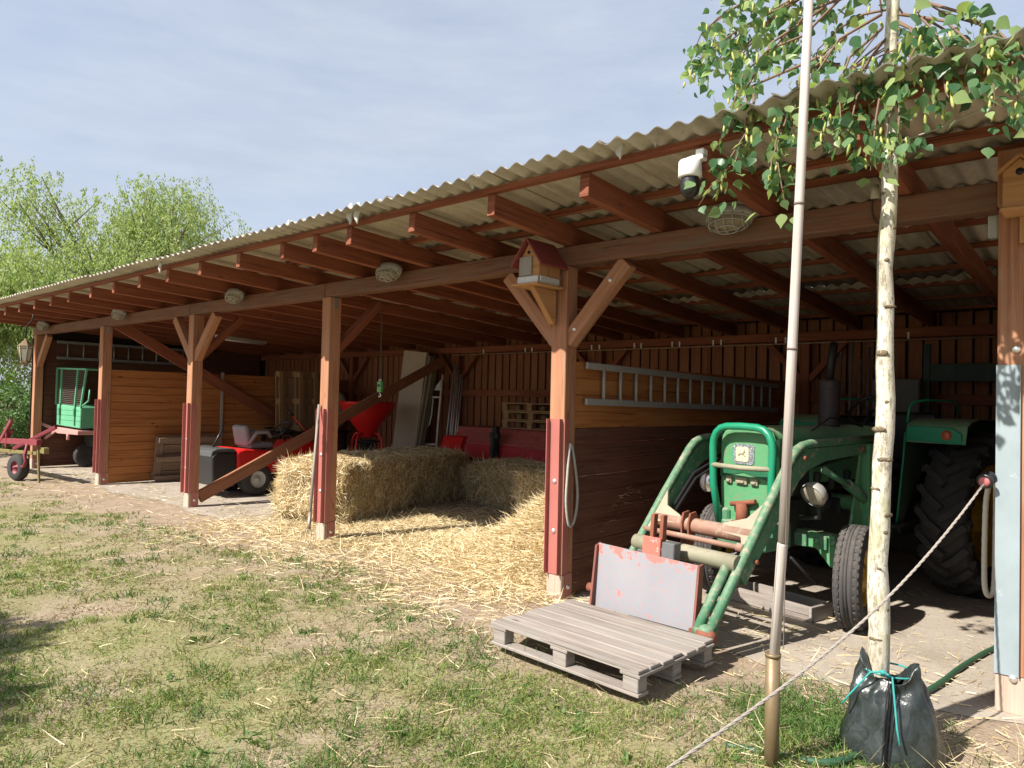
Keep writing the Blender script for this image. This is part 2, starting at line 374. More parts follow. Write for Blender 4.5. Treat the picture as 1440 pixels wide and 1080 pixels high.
def groundmat():
    m, nt, b = newmat('sandy_soil'); oc = coords(nt)
    sx = nt.nodes.new('ShaderNodeSeparateXYZ'); nt.links.new(oc, sx.inputs[0])
    big = noise(nt, oc, .9, 4, .6); mid = noise(nt, oc, 5, 6, .68); fine = noise(nt, oc, 60, 5, .7); spk = noise(nt, oc, 190, 3, .7)
    soil = ramp(nt, mid, [(.25, (.24, .175, .125, 1)), (.5, (.36, .28, .205, 1)), (.75, (.46, .375, .285, 1))])
    soil = mixc(nt, ramp(nt, fine, [(.32, (.8, .8, .8)), (.58, (0, 0, 0))]), soil, (.17, .125, .09, 1))
    turf = ramp(nt, fine, [(.3, (.11, .115, .04, 1)), (.5, (.21, .21, .085, 1)), (.7, (.33, .30, .15, 1))])
    # turf lies in front of the sandy strip, in patches
    mth = nt.nodes.new('ShaderNodeMath'); mth.operation = 'MULTIPLY_ADD'; nt.links.new(sx.outputs[1], mth.inputs[0]); mth.inputs[1].default_value = -.9; mth.inputs[2].default_value = -.75
    cl = nt.nodes.new('ShaderNodeClamp'); nt.links.new(mth.outputs[0], cl.inputs[0])
    pt = ramp(nt, big, [(.36, (0, 0, 0)), (.58, (.85, .85, .85))])
    mm = nt.nodes.new('ShaderNodeMath'); mm.operation = 'MULTIPLY'; nt.links.new(cl.outputs[0], mm.inputs[0]); nt.links.new(pt, mm.inputs[1])
    c = mixc(nt, mm.outputs[0], soil, turf)
    c = mixc(nt, ramp(nt, spk, [(.64, (0, 0, 0)), (.72, (.6, .6, .6))]), c, (.56, .47, .33, 1))
    nt.links.new(c, b.inputs['Base Color']); b.inputs['Roughness'].default_value = .95; b.inputs['Specular IOR Level'].default_value = .15
    ad = nt.nodes.new('ShaderNodeMath'); ad.operation = 'ADD'; nt.links.new(mid, ad.inputs[0]); nt.links.new(fine, ad.inputs[1]); bump(nt, ad.outputs[0], b, .7, .012); return m
ground = np_mesh('ground', gv, gf, np.full(len(ii), 4), groundmat(), smooth=True); tag(ground, kind='structure')

def floormat():
    m, nt, b = newmat('trodden_floor'); oc = coords(nt)
    mid = noise(nt, oc, 2.2, 6, .65); fine = noise(nt, oc, 45, 5, .7); spk = noise(nt, mapping(nt, oc, (1, .35, 1)), 110, 3, .7)
    c = ramp(nt, mid, [(.3, (.25, .21, .17, 1)), (.5, (.36, .31, .255, 1)), (.72, (.43, .375, .31, 1))])
    c = mixc(nt, ramp(nt, fine, [(.3, (.5, .5, .5)), (.6, (0, 0, 0))]), c, (.2, .165, .13, 1))
    c = mixc(nt, ramp(nt, spk, [(.66, (0, 0, 0)), (.72, (.7, .7, .7))]), c, (.55, .44, .27, 1))
    nt.links.new(c, b.inputs['Base Color']); b.inputs['Roughness'].default_value = .9; bump(nt, fine, b, .35, .006); return m
fl = MB(); N_ = 90; xs_ = [-16.45+i*(17.05/N_) for i in range(N_+1)]
for x in xs_: fl.v += [V((x, -.16+.07*math.sin(x*2.3)+.04*math.sin(x*7.1)-.12*math.exp(-(x+1.3)**2/2), .004)), V((x, 5.1, .004))]
for i in range(N_): fl.face((2*i, 2*i+2, 2*i+3, 2*i+1))
tag(fl.build('barn_floor', floormat()), kind='structure')

# ------------------------------------------------------------------ barn
barn = thing('open_barn', 'long open fronted timber barn with red brown beams under a corrugated roof', 'barn', (-8, 2.4, 0))
BO = V((-8, 2.4, 0))
def bp(mb, name, mats, bevel=0, parent=None):
    """part of the barn, modelled in world space, hung under the barn's empty"""
    mb.v = [v-BO for v in mb.v]; return mb.build(name, mats, parent or barn, bevel)
PX = [-16.38, -12.843, -9.551, -6.319, -3.071, 0.0]
SL = .055
def rz_(y): return 2.852-SL*y          # rafter underside
BZ0, BZ1 = 2.697, 2.852
for k, x in enumerate(PX):
    w = .15 if k < 5 else .17
    m = MB(); m.box((x, 0, .1), (w, w, .2), mi=1); m.box((x, 0, (.2+BZ0)/2), (w, w, BZ0-.2))
    if k == 5: m.box((x, -.004, (BZ0+3.0)/2), (w, w+.09, 3.0-BZ0))
    p = bp(m, 'post', [W_POST, W_BLEACH], .006)
    fy = -w/2
    if 0 < k < 5:
        g = MB(); g.box((x-.005, fy-.004, .83), (.12, .006, 1.25)); g.box((x-.067, fy-.022, .83), (.006, .05, 1.25)); g.box((x+.056, fy-.02, .83), (.006, .04, 1.25))
        g.box((x+w/2+.004, fy+.035, .83), (.006, .07, 1.25)); bp(g, 'guard', M_GUARD, 0, p)
        for z in (.55, .95):
            b_ = MB(); b_.lathe([(.0, .012), (.014, .012), (.02, .006), (.022, 0)], (x-.005, fy-.007, z), (0, -1, 0), 10); bp(b_, 'bolt', M_BOLT, 0, p)
    if k < 5:
        g = MB(); g.box((x+w/2+.004, .01, .11), (.006, .09, .2)); bp(g, 'foot_plate', M_GUARD, 0, p)
        b_ = MB(); b_.lathe([(.0, .012), (.014, .012), (.02, .005), (.022, 0)], (x+w/2+.007, .01, .1), (1, 0, 0), 10); bp(b_, 'bolt', M_BOLT, 0, p)
        if k in (1, 3): g = MB(); g.box((x+w/2+.003, .0, 2.63), (.004, .05, .12)); bp(g, 'nail_plate', M_ZINC, 0, p)
    if k == 5:
        g = MB(); g.box((-.036, fy-.005, 1.025), (.105, .006, 1.645)); g.box((.02, fy-.012, 1.025), (.004, .018, 1.645)); bp(g, 'guard', M_GREYPLATE, 0, p)
        for (bx, bz) in ((.0, 1.93), (-.005, .19)):
            b_ = MB(); b_.lathe([(.0, .014), (.016, .014), (.02, .006), (.022, 0)], (bx, fy-.002, bz), (0, -1, 0), 12); bp(b_, 'bolt', M_BOLT, 0, p)
# front beams, spliced over the posts
for (a, b_) in ((-16.55, -9.62), (-9.612, -6.36), (-6.352, -3.12), (-3.112, -.09), (.09, 1.3)):
    m = MB(); m.beam((a, 0, (BZ0+BZ1)/2+.0005), (b_, 0, (BZ0+BZ1)/2+.0005), .15, BZ1-BZ0-.003); bp(m, 'beam', W_BEAM, .006)
# knee braces
def brace(p, q, w=.095, h=.095, mat=None, name='brace'):
    m = MB(); m.beam(p, q, w, h, up=(.01, .02, 1)); return bp(m, name, mat or W_POST, .005)
for (k, sgn) in ((4, 1), (4, -1), (2, 1), (2, -1), (0, 1)):
    x = PX[k]; o = brace((x+sgn*.05, .002*sgn, 2.08), (x+sgn*.60, .002*sgn, 2.68), .1, .12)
    if (k, sgn) == (4, 1):
        for (dx, z) in ((.14, 2.18), (.47, 2.545)):
            b_ = MB(); b_.lathe([(0, .02), (.014, .02), (.018, 0)], (x+dx, -.045, z), (0, -1, 0), 10); bp(b_, 'bolt', M_BOLT, 0, o)
for k in (2, 3): brace((PX[k], .06, 2.1), (PX[k], .66, 2.7), mat=W_RAFTER)
# wind braces (diagonal planks in the depth of two frames)
m = MB(); m.beam((PX[2]+.02, .1, .13), (PX[2]+.02, 4.75, 2.3), .06, .17); bp(m, 'wind_brace', wood('brace_plank', (.15, .055, .03, 1), (.25, .10, .055, 1), (.34, .16, .09, 1), .4), .004)
m = MB(); m.beam((PX[1]+.115, .12, 2.76), (PX[1]+.115, 4.7, .33), .06, .19); bp(m, 'wind_brace', W_RAFTER, .004)
# rafters
RX = [-16.4, -15.62, -14.8, -13.98, -13.17, -12.37, -11.58, -10.7, -9.88, -9.05, -8.25, -7.43, -6.59, -5.76, -5.21, -4.7, -3.88, -3.03, -2.22, -1.4, -.58, .26, 1.1]
for x in RX:
    m = MB(); a, b_ = -1.0, 5.06; x += .035
    m.beam((x, a, rz_(a)+.078), (x, b_, rz_(b_)+.078), .072, .155); bp(m, 'rafter', W_RAFTER, .004)
# battens: short lengths end to end
for j, y in enumerate((-.995, -.33, -.02, .62, 1.33, 2.02, 2.7, 3.4, 4.1, 4.8)):
    cuts = [-16.5, -12.4-.1*j, -8.3+.07*j, -4.2-.06*j, 1.3]
    for a, b_ in zip(cuts, cuts[1:]):
        m = MB(); z = rz_(y)+.157+.02+(.003 if j % 2 else 0); m.beam((a+.002, y, z), (b_-.002, y, z), .058, .038); bp(m, 'batten', W_RAFTER if j else W_RAFTER)
# roof sheets
def sheet(x0, y0, y1, lift, waves=9):
    pit = .131; n = waves*8; rows = 4; T = []; B = []; m = MB(); sk = rnd.uniform(-.012, .012)
    for t in (0, .0055):
        for i in range(rows+1):
            y = y0+(y1-y0)*i/rows+(sk if i == 0 else 0)
            for k in range(n+1):
                x = x0+pit*k/8; z = rz_(y)+.157+.04+.022+lift+.0155*math.cos(2*PI*k/8)-t
                m.v.append(V((x, y, z)))
    W_ = n+1; S = (rows+1)*W_
    for i in range(rows):
        for k in range(n):
            a = i*W_+k; m.face((a, a+1, a+W_+1, a+W_), None, True); m.face((S+a+W_, S+a+W_+1, S+a+1, S+a), None, True)
    for k in range(n):
        m.face((S+k, S+k+1, k+1, k), None, False, 1); a = rows*W_+k; m.face((a, a+1, S+a+1, S+a), None, False, 1)
    for i in range(rows):
        a = i*W_; m.face((a, a+W_, S+a+W_, S+a)); a += n; m.face((S+a, S+a+W_, a+W_, a))
    return bp(m, 'roof_sheet', [M_ROOF, M_ROOFEDGE])
for c_ in range(17):
    x0 = -16.62+c_*1.048
    for r_, (y0, y1) in enumerate(((-1.2, 1.15), (1.0, 3.3), (3.15, 5.4))):
        sheet(x0, y0+rnd.uniform(-.008, .008), y1, -.009*r_+(.011 if c_ % 2 else 0)+rnd.uniform(0, .004))
# rear wall: upright boards with a backing, plate, rail, posts, pipe
m = MB(); x = -16.4
while x < 1.15:
    w = rnd.choice((.13, .14, .15)); m.box((x+w/2, 5.06+rnd.uniform(-.003, .003), 1.39), (w, .024, 2.72)); x += w+rnd.uniform(.022, .04)
wall = bp(m, 'wall', W_WALL, .002)
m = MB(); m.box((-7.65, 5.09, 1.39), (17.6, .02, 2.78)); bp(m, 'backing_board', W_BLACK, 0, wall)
m = MB(); m.beam((-16.4, 4.975, 2.52), (1.1, 4.975, 2.52), .12, .115); bp(m, 'wall_plate', W_RAFTER, .004)
m = MB(); m.beam((-16.4, 5.015, 1.72), (1.1, 5.015, 1.72), .06, .12); bp(m, 'rail', W_RAFTER, .004, wall)
m = MB(); m.tube([(-9.4, 4.895, 2.43), (1.0, 4.895, 2.43)], .011, 8); pipe = bp(m, 'pipe', plain('painted_pipe', (.35, .22, .15, 1), .5))
for x in (-8.6, -7.6, -7.45, -6.2, -6.05, -5.4, -5.28, -4.75, -4.63, -4.1, -3.98, -3.2, -3.07, -1.6):
    m = MB(); m.box((x, 4.905, 2.475), (.022, .01, .09)); bp(m, 'pipe_clip', M_WHITEPL, 0, pipe)
for x in PX[1:5]:
    m = MB(); m.box((x+.25, 4.965, 1.228), (.12, .12, 2.456)); bp(m, 'post', W_RAFTER, .004)
    for s_ in (-1, 1): brace((x+.25+s_*.05, 4.955, 1.95), (x+.25+s_*.5, 4.955, 2.45), .07, .08, W_RAFTER)
# partitions: horizontal boards (shiplap: each board leans a little)
def partition(x, y0, y1, rows, name='partition'):
    m = MB()
    for (z0, z1, mi, gap) in rows:
        n = max(1, round((z1-z0)/.14)); h = (z1-z0)/n
        for i in range(n):
            zc = z0+h*(i+.5); t = R(rnd.uniform(2.0, 3.0)); ax = (V((0, 1, 0)), V((math.cos(t), 0, math.sin(t))), V((-math.sin(t), 0, math.cos(t))))
            m.box((x+rnd.uniform(-.002, .002), (y0+y1)/2+rnd.uniform(-.004, .004), zc), (y1-y0, .026, h-(rnd.choice(gap) if i else .002)), ax, mi)
    return bp(m, name, [W_BOARD, W_DARK], .0025)
pt = partition(PX[4]+.055, .08, 4.9, [(.03, 1.38, 1, (.002, .003, .008, .010)), (1.38, 1.93, 0, (.004, .005))])
for y in (1.7, 3.3):
    m = MB(); m.box((PX[4]-.012, y, .98), (.07, .09, 1.9)); bp(m, 'stud', W_RAFTER, .004, pt)
pt = partition(PX[1]+.05, .08, 5.04, [(.02, 1.965, 0, (.004, .006))])
m = MB(); m.box((PX[1]+.02, 2.56, .99), (.012, 4.9, 1.93)); bp(m, 'backing_board', W_BLACK, 0, pt)  # sheet added so no light leaks through the board joints
for y in (2.05, 3.6):
    m = MB(); m.box((PX[1]+.09, y, 1.0), (.035, .05, 2.0)); bp(m, 'stud', W_GREY, .004, pt)
partition(.06, .1, 4.9, [(.03, 2.6, 1, (.002, .003))])  # unseen partition, added to keep the right bay dark
pt = partition(-16.42, .12, 4.9, [(.03, 2.62, 1, (.002, .003))])
m = MB(); m.box((-16.45, 2.5, 1.33), (.015, 5.2, 2.6)); m.prism([(-.05, 2.55), (5.08, 2.55), (5.08, 2.74), (-.05, 3.01)], (-16.47, 0, 0), (0, 1, 0), (0, 0, 1), .02); bp(m, 'backing_board', W_BLACK, 0, pt)  # sheet added so the end wall shows no bright slits of daylight
m = MB(); m.box((PX[0]-.11, -.02, 1.35), (.03, .13, 2.66)); bp(m, 'corner_board', W_GREY, .003)
# ------------------------------------------------------------------ tractor with front loader
TR = thing('tractor', 'old green farm tractor with front loader and yellow wheels parked in the right bay', 'tractor', (-1.64, 1.01, 0), R(-12))
HX = .03
# chassis, engine
m = MB(); m.box((HX, .6, .72), (.34, 1.75, .36)); m.box((HX, .35, 1.02), (.30, 1.2, .34)); m.box((HX, 1.6, .72), (.46, .7, .5)); m.tube([(HX-.55, 1.9, .7), (HX+.55, 1.9, .7)], .11, 12)
for i in range(5): m.tube([(HX+.15, -.2+i*.22, .95), (HX+.24, -.2+i*.22, .98), (HX+.25, -.2+i*.22, 1.1)], .035, 8)
m.box((HX+.2, .6, .82), (.1, .5, .12)); m.lathe([(0, .1), (.07, .1), (.07, -.1), (0, -.1)], (HX+.23, .1, .84), (0, 1, 0), 14)
m.build('engine', M_ENGINE, TR, .012)
m = MB()
for i in range(13): m.box((HX+.24, -.36+i*.018, 1.06), (.08, .008, .22))
m.build('radiator', M_ENGINE, TR)
# hood: rounded top, hollow underneath
m = MB(); hw = .235; prof = [(-hw, 1.02), (-hw, 1.36), (-hw*.92, 1.41), (-hw*.7, 1.435), (-hw*.3, 1.447), (hw*.3, 1.447), (hw*.7, 1.435), (hw*.92, 1.41), (hw, 1.36), (hw, 1.02)]
ys = [-.50, -.46, .3, 1.1]; b = 0
for y in ys:
    for (x, z) in prof: m.v.append(V((HX+x*(.97 if y < -.48 else 1), y, z-(.01 if y < -.48 else 0))))
n = len(prof)
for i in range(len(ys)-1):
    for k in range(n-1): m.face((i*n+k, i*n+k+1, (i+1)*n+k+1, (i+1)*n+k), None, 0 < k < n-2)
m.face([k for k in range(n)]); m.face([3*n+k for k in range(n)][::-1])
hood = m.build('hood', M_GREEN, TR)
m = MB(); m.box((HX+hw+.003, .12, 1.30), (.004, .95, .028)); m.box((HX-hw-.003, .12, 1.30), (.004, .95, .028)); m.build('trim_stripe', M_YELLOW, hood)
# front panel with folded shoulder, band, brackets, emblem
m = MB(); w = .205
pan = [(-w*.93, .69), (w*.93, .69), (w, .95), (w*1.02, 1.3), (w*.96, 1.37), (w*.8, 1.41), (w*.45, 1.428), (-w*.45, 1.428), (-w*.8, 1.41), (-w*.96, 1.37), (-w*1.02, 1.3), (-w, .95)]
m.prism(pan, (HX, -.528, 0), (1, 0, 0), (0, 0, 1), .05); fp = m.build('front_panel', M_GREEN, TR, .014, 2)
m = MB(); m.prism([(-.205, 1.055), (-.205, 1.115), (.0, 1.15), (.205, 1.115), (.205, 1.055), (0, 1.10)], (HX, -.5555, 0), (1, 0, 0), (0, 0, 1), .006); m.build('panel_band', paint('band_green', (.015, .12, .055, 1), .5), fp)
m = MB()
for x, ww in ((-.12, .05), (-.01, .10), (.1, .06)): m.box((HX+x, -.562, 1.035), (ww, .024, .05)); m.box((HX+x, -.572, 1.03), (ww*.6, .03, .02))
m.build('catch', M_DUSTY, fp, .004)
m = MB(); r_ = [(-.09, -.06), (-.09, .06), (-.07, .075), (.07, .075), (.09, .06), (.09, -.06), (.07, -.075), (-.07, -.075)]
m.prism(r_, (HX, -.5555, 1.235), (1, 0, 0), (0, 0, 1), .006); em = m.build('emblem', paint('emblem_dark', (.13, .14, .16, 1), .5, .45, (.5, .52, .55, 1), 0, .1, 40), fp)
m = MB(); m.prism([(x*.6, y*.72) for x, y in r_], (HX-.01, -.560, 1.235), (1, 0, 0), (0, 0, 1), .004); m.build('emblem_field', paint('emblem_yellow', (.68, .58, .33, 1), .5, .35, (.75, .72, .62, 1), 0, .1, 40), em)
m = MB(); m.prism([(-.038, -.006), (-.024, .008), (-.006, .006), (.008, .014), (.016, .026), (.014, .036), (.02, .028), (.026, .034), (.024, .024), (.032, .018), (.022, .012), (.016, 0), (.026, -.012), (.034, -.012), (.024, -.02), (.008, -.006), (-.014, -.004), (-.026, -.014), (-.036, -.016), (-.03, -.008)], (HX-.01, -.5635, 1.235), (1, 0, 0), (0, 0, 1), .003); m.build('emblem_figure', plain('emblem_grey', (.22, .2, .16, 1), .6), em)
# bull bar
def arcpath(*p): return [V(q) for q in p]
BY = -.64
m = MB(); m.tube(arcpath((-.16, BY+.06, .70), (-.175, BY, 1.0), (-.185, BY, 1.28), (-.178, BY, 1.34), (-.155, BY, 1.39), (-.115, BY, 1.425), (-.06, BY, 1.44), (.06, BY, 1.445), (.2, BY, 1.44), (.255, BY, 1.425), (.295, BY, 1.39), (.318, BY, 1.34), (.325, BY, 1.28), (.32, BY, 1.0), (.30, BY+.06, .70)), .028, 10)
bb = m.build('guard_bar', M_GREENB, TR)
m = MB(); m.tube([(-.18, BY-.01, 1.145), (.07, BY-.012, 1.14), (.322, BY-.01, 1.15)], .019, 8); m.build('cross_bar', M_DUSTY, bb)
m = MB(); m.tube([(-.05, BY+.05, .86), (.16, BY+.05, .90)], .02, 6); m.tube([(.04, BY+.06, .70), (.045, BY+.05, .88)], .045, 8); m.box((.05, BY+.06, .73), (.14, .1, .03)); m.build('valve', M_RUST, TR)
# front casting and axle beam
m = MB(); m.box((HX, -.42, .64), (.42, .34, .2)); m.box((HX-.16, -.52, .74), (.1, .12, .16)); m.box((HX+.2, -.5, .70), (.09, .12, .12)); m.build('front_casting', M_GREENDK, TR, .015)
m = MB(); m.prism([(-.56, .44), (-.5, .66), (-.2, .67), (.2, .67), (.5, .66), (.56, .44), (.47, .43), (.36, .55), (-.36, .55), (-.47, .43)], (0, -.06, 0), (1, 0, 0), (0, 0, 1), .13)
for x in (.24, .37, .5, -.3, -.45): m.lathe([(0, .02), (.022, .02), (.026, 0)], (x, -.13, .61), (0, -1, 0), 8)
ax_ = m.build('front_axle', M_GREEN, TR, .008)
for xa, xb in ((.2, .3), (.4, .46)):
    m = MB(); m.beam((xa, -.145, .605), (xb, -.145, .605), .02, .1); m.build('axle_clamp', M_GREENDK, ax_, .004)
# wheels
def wheel(x, y, Rr, wd, rear):
    sg = 1 if x > 0 else -1
    wl = bpy.data.objects.new('wheel', None); COL.objects.link(wl); wl.parent = TR; wl.location = (x, y, Rr); wl.empty_display_size = .1
    if not rear: wl.rotation_euler = (0, 0, R(17))
    h = wd/2; m = MB(); rr = Rr*.53 if not rear else Rr*.62
    if rear:
        pf = [(rr, -h*.72), (Rr*.78, -h*1.0), (Rr*.9, -h*.97), (Rr*.945, -h*.85), (Rr*.955, 0), (Rr*.945, h*.85), (Rr*.9, h*.97), (Rr*.78, h), (rr, h*.72)]
        m.lathe(pf, (0, 0, 0), (1, 0, 0), 48)
        n = 22
        for i in range(n):
            for s_ in (-1, 1):
                a0 = 2*PI*(i+(0 if s_ > 0 else .5))/n; pts = []
                for (fx, da, rad) in ((.0, 0, .965), (.5, .10, .965), (1.0, .23, .93), (1.0, .27, .86)):
                    a = a0+da; pts.append(V((s_*h*fx*.98, -math.cos(a)*Rr*rad, math.sin(a)*Rr*rad)))
                for p, q in zip(pts, pts[1:]):
                    c = (p+q)/2; rad = V((0, c.y, c.z)).normalized()
                    if p is pts[2]: rad = V((s_, 0, 0))
                    d = (q-p).normalized(); m.beam(p-d*.008, q+d*.008, .052, .07, up=rad)
    else:
        pf = [(rr, -h*.7), (Rr*.75, -h), (Rr*.88, -h*.98), (Rr*.95, -h*.82)]
        g = [(-.78, 1), (-.5, .985), (-.46, .955), (-.42, .99), (-.2, 1), (-.16, .96), (-.05, .96), (-.02, 1), (.02, 1), (.05, .96), (.16, .96), (.2, 1), (.42, .99), (.46, .955), (.5, .985), (.78, 1)]
        for (t, k) in g: pf.append((Rr*k*(1-.03*abs(t)**2), h*t))
        pf += [(Rr*.95, h*.82), (Rr*.88, h*.98), (Rr*.75, h), (rr, h*.7)]
        m.lathe(pf, (0, 0, 0), (1, 0, 0), 48)
        for i in range(40):
            for s_ in (-1, 1):
                a = 2*PI*(i+(.5 if s_ > 0 else 0))/40; c = V((s_*h*.66, -math.cos(a)*Rr*.972, math.sin(a)*Rr*.972)); t_ = V((0, math.sin(a), math.cos(a)))
                rad = V((0, c.y, c.z)).normalized(); m.beam(c-V((h*.22*s_, 0, 0)), c+V((h*.2*s_, 0, 0))-rad*.012, .03, .02, up=rad)
    m.build('tyre', M_DUSTRUB if not rear else M_RUBBER, wl)
    m = MB(); e = h*.7; hb = .10 if not rear else .16
    m.lathe([(rr+.012, e*sg), (rr-.012, e*.98*sg), (rr*.86, e*.7*sg), (rr*.84, e*.15*sg), (hb, .02*sg), (hb, .05*sg), (hb*.6, .07*sg), (0, .075*sg)], (0, 0, 0), (1, 0, 0), 32)
    m.lathe([(rr+.012, -e*sg), (rr-.012, -e*.98*sg), (rr*.86, -e*.7*sg), (hb, -.03*sg)], (0, 0, 0), (1, 0, 0), 32)
    for k in range(6):
        a = 2*PI*k/6; m.lathe([(0, .03), (.016, .03), (.016, 0)], (.035*sg, math.cos(a)*hb*.8, math.sin(a)*hb*.8), (sg, 0, 0), 6)
    m.build('rim', M_YELLOW, wl)
for x in (.60, -.60): wheel(x, 0, .375, .185, False)
for x in (.68, -.68): wheel(x, 1.86, .70, .36, True)
# headlamps
m = MB(); m.lathe([(0, -.09), (.05, -.085), (.085, -.05), (.095, 0), (.09, .012)], (.47, -.36, .97), (-.12, -.85, -.5), 20); hl = m.build('headlight', M_LAMPMETAL, TR)
m = MB(); m.ell((.47, -.36, .97), (.084, .084, .018), 18, 6, (V((.99, -.14, 0)), V((.07, .5, -.86)), V((-.12, -.85, -.5)))); m.build('lens', M_LENS, hl)
m = MB(); m.lathe([(0, -.07), (.05, -.06), (.078, -.02), (.085, .01)], (-.43, -.36, .97), (.1, -.98, .1), 20); hl = m.build('headlight', M_BLACKM, TR)
m = MB(); m.ell((-.43, -.365, .97), (.082, .082, .025), 18, 6, (V((.99, .1, 0)), V((0, .1, 1)), V((.1, -.98, .1)))); m.build('lens', M_CHROME, hl)
m = MB(); m.tube([(.47, -.3, .93), (.46, -.25, .8), (.3, -.25, .78)], .018, 6); m.tube([(-.42, -.3, .93), (-.41, -.25, .8), (-.25, -.25, .78)], .018, 6); m.build('lamp_bracket', M_ENGINE, TR)
# exhaust
m = MB(); m.tube([(.1, .5, 1.42), (.1, .5, 1.47)], .05, 16); m.lathe([(.03, 1.43), (.082, 1.44), (.086, 1.46), (.083, 1.5), (.083, 1.76), (.086, 1.80), (.08, 1.82), (.035, 1.83)], (.1, .5, 0), (0, 0, 1), 20); ex = m.build('exhaust', M_MUFFLER, TR)
m = MB(); m.tube([(.1, .5, 1.82), (.105, .52, 2.0), (.105, .54, 2.08), (.09, .58, 2.12)], .034, 12); m.build('tail_pipe', M_BLACKM, ex)
m = MB(); m.tube([(HX+.27, -.1, 1.22), (HX+.27, .35, 1.22)], .033, 10); m.build('filter', M_OLIVE, TR)
# loader
LX = (-.44, .45)
arm = [(-1.47, .20), (-1.2, .53), (-.9, .90), (-.60, 1.245), (-.54, 1.295), (-.47, 1.32), (-.38, 1.333), (.1, 1.345), (.52, 1.355)]
loader = bpy.data.objects.new('loader', None); COL.objects.link(loader); loader.parent = TR
for lx in LX:
    sg = 1 if lx > 0 else -1
    arm_ = arm if lx > 0 else [(-1.36, .34)]+arm[1:]
    m = MB(); m.tube([(lx, y, z) for y, z in arm_], .033, 12)
    m.prism([(-1.2, .50), (-.60, 1.20), (-.46, 1.30), (.52, 1.33), (.52, 1.26), (-.2, 1.21), (-.44, 1.15), (-.55, 1.08), (-1.15, .44)], (lx, 0, 0), (0, 1, 0), (0, 0, 1), .05)
    if lx > 0: m.tube([(lx-.07*sg, -1.5, .2), (lx-.07*sg, -1.18, .60)], .032, 10); m.lathe([(0, -.06), (.05, -.06), (.05, .06), (0, .06)], (lx-.03*sg, -1.48, .185), (1, 0, 0), 12)
    m.build('arm', M_GREENDK, loader)
    m = MB(); m.box((lx, .45, .96), (.09, .13, .72)); m.prism([(.38, .62), (.38, 1.3), (.2, .62)], (lx-.02*sg, 0, 0), (0, 1, 0), (0, 0, 1), .02); m.tube([(lx-.3*sg, .42, .85), (lx, .42, .85)], .06, 10); m.build('upright', M_GREEN, loader, .006)
    m = MB(); m.tube([(lx-.0, -.18, 1.14), (lx, .2, 1.0)], .026, 8); m.tube([(lx, .15, 1.02), (lx, .47, .86)], .04, 10); m.build('ram', M_GREENDK, loader)
m = MB(); m.lathe([(0, -.05), (.04, -.05), (.045, -.02), (.045, .05), (.025, .07), (0, .07)], (.44, -1.5, .17), (1, 0, 0), 8); m.box((.43, -1.49, .15), (.05, .08, .08)); m.box((.36, -1.5, .16), (.08, .03, .06)); m.build('pin', M_RUST, loader)
m = MB(); m.tube([(LX[0], -1.0, .73), (LX[1], -1.0, .73)], .054, 14)
for lx in LX:
    sg = 1 if lx > 0 else -1; g_ = MB(); ay = V((0, .64, .77)); g_.prism([(0, -.16), (-.06*sg, -.05), (-.24*sg, -.035), (-.24*sg, .035), (-.08*sg, .10), (0, .25)], (lx-.02*sg, -1.02, .755), (1, 0, 0), ay, .03); g_.build('gusset', M_DUSTPLATE, loader, .004)
m.build('cross_tube', M_DUSTRED, loader)
for lx in LX:
    sg = 1 if lx > 0 else -1
    for q in (0, 1):
        h_ = MB(); h_.tube([(lx-(.055+.02*q)*sg, .3, 1.22), (lx-(.06+.02*q)*sg, -.3, 1.17-.03*q), (lx-(.06+.02*q)*sg, -.62, 1.06-.04*q), (lx-(.058+.02*q)*sg, -1.0, .66-.02*q), (lx-(.10+.02*q)*sg, -1.15, .60)], .011, 6); h_.build('hydraulic_hose', M_BLACKPL, loader)
    for (y, z) in ((-.5, 1.24), (.3, 1.29), (.45, 1.22), (-1.05, .58)):
        b_ = MB(); b_.lathe([(0, .018), (.016, .018), (.018, 0)], (lx+.03*sg, y, z), (sg, 0, 0), 6); b_.build('bolt', M_RUST, loader)
m = MB(); m.tube([(LX[0], -1.19, .575), (LX[1], -1.19, .575)], .056, 14); m.build('cross_tube', M_DUSTY, loader)
m = MB(); m.tube([(LX[0], -1.11, .665), (LX[1]-.02, -1.11, .665)], .02, 8); m.lathe([(0, -.02), (.03, -.02), (.03, .03), (0, .03)], (LX[1]-.05, -1.11, .665), (1, 0, 0), 8); m.build('tie_rod', M_DUSTRED, loader)
m = MB()
for x in (-.12, -.06): m.prism([(-.05, -.16), (.0, -.17), (.03, -.02), (.06, .04), (.03, .09), (-.03, .08), (-.05, .02)], (x, -1.02, .74), (0, 1, 0), (0, 0, 1), .014)
m.build('hook', M_RUST, loader)
# push blade
bl = bpy.data.objects.new('push_blade', None); COL.objects.link(bl); bl.parent = TR
a, c_ = V((-.50, -1.54, 0)), V((.30, -1.42, 0)); d = (c_-a).normalized(); nrm = V((d.y, -d.x, 0)); mid = (a+c_)/2; L_ = (c_-a).length; Z0, Z1 = .14, .575
tl = V((0, 0, 1))*.995+(-nrm)*.09
m = MB(); m.prism([(-L_/2, 0), (L_/2, 0), (L_/2, .42), (-L_/2, .445)], mid+V((0, 0, Z0)), d, tl, .014); m.build('blade_plate', M_BLADE, bl)
for s_ in (-1, 1):
    m = MB(); m.prism([(-.03, 0), (.05, 0), (.03, .42+.01*(s_ < 0)), (-.02, .43+.015*(s_ < 0))], mid+d*(s_*(L_/2+.008))+V((0, 0, Z0)), nrm, tl, .016); m.build('blade_side', M_BLADESIDE, bl)
o_ = mid+d*.03+tl*.42+V((0, 0, Z0))
m = MB(); m.box(o_+tl*.05-nrm*.01, (.14, .02, .16), (d, nrm, tl)); m.build('blade_lug', M_BLADERED, bl, .004)
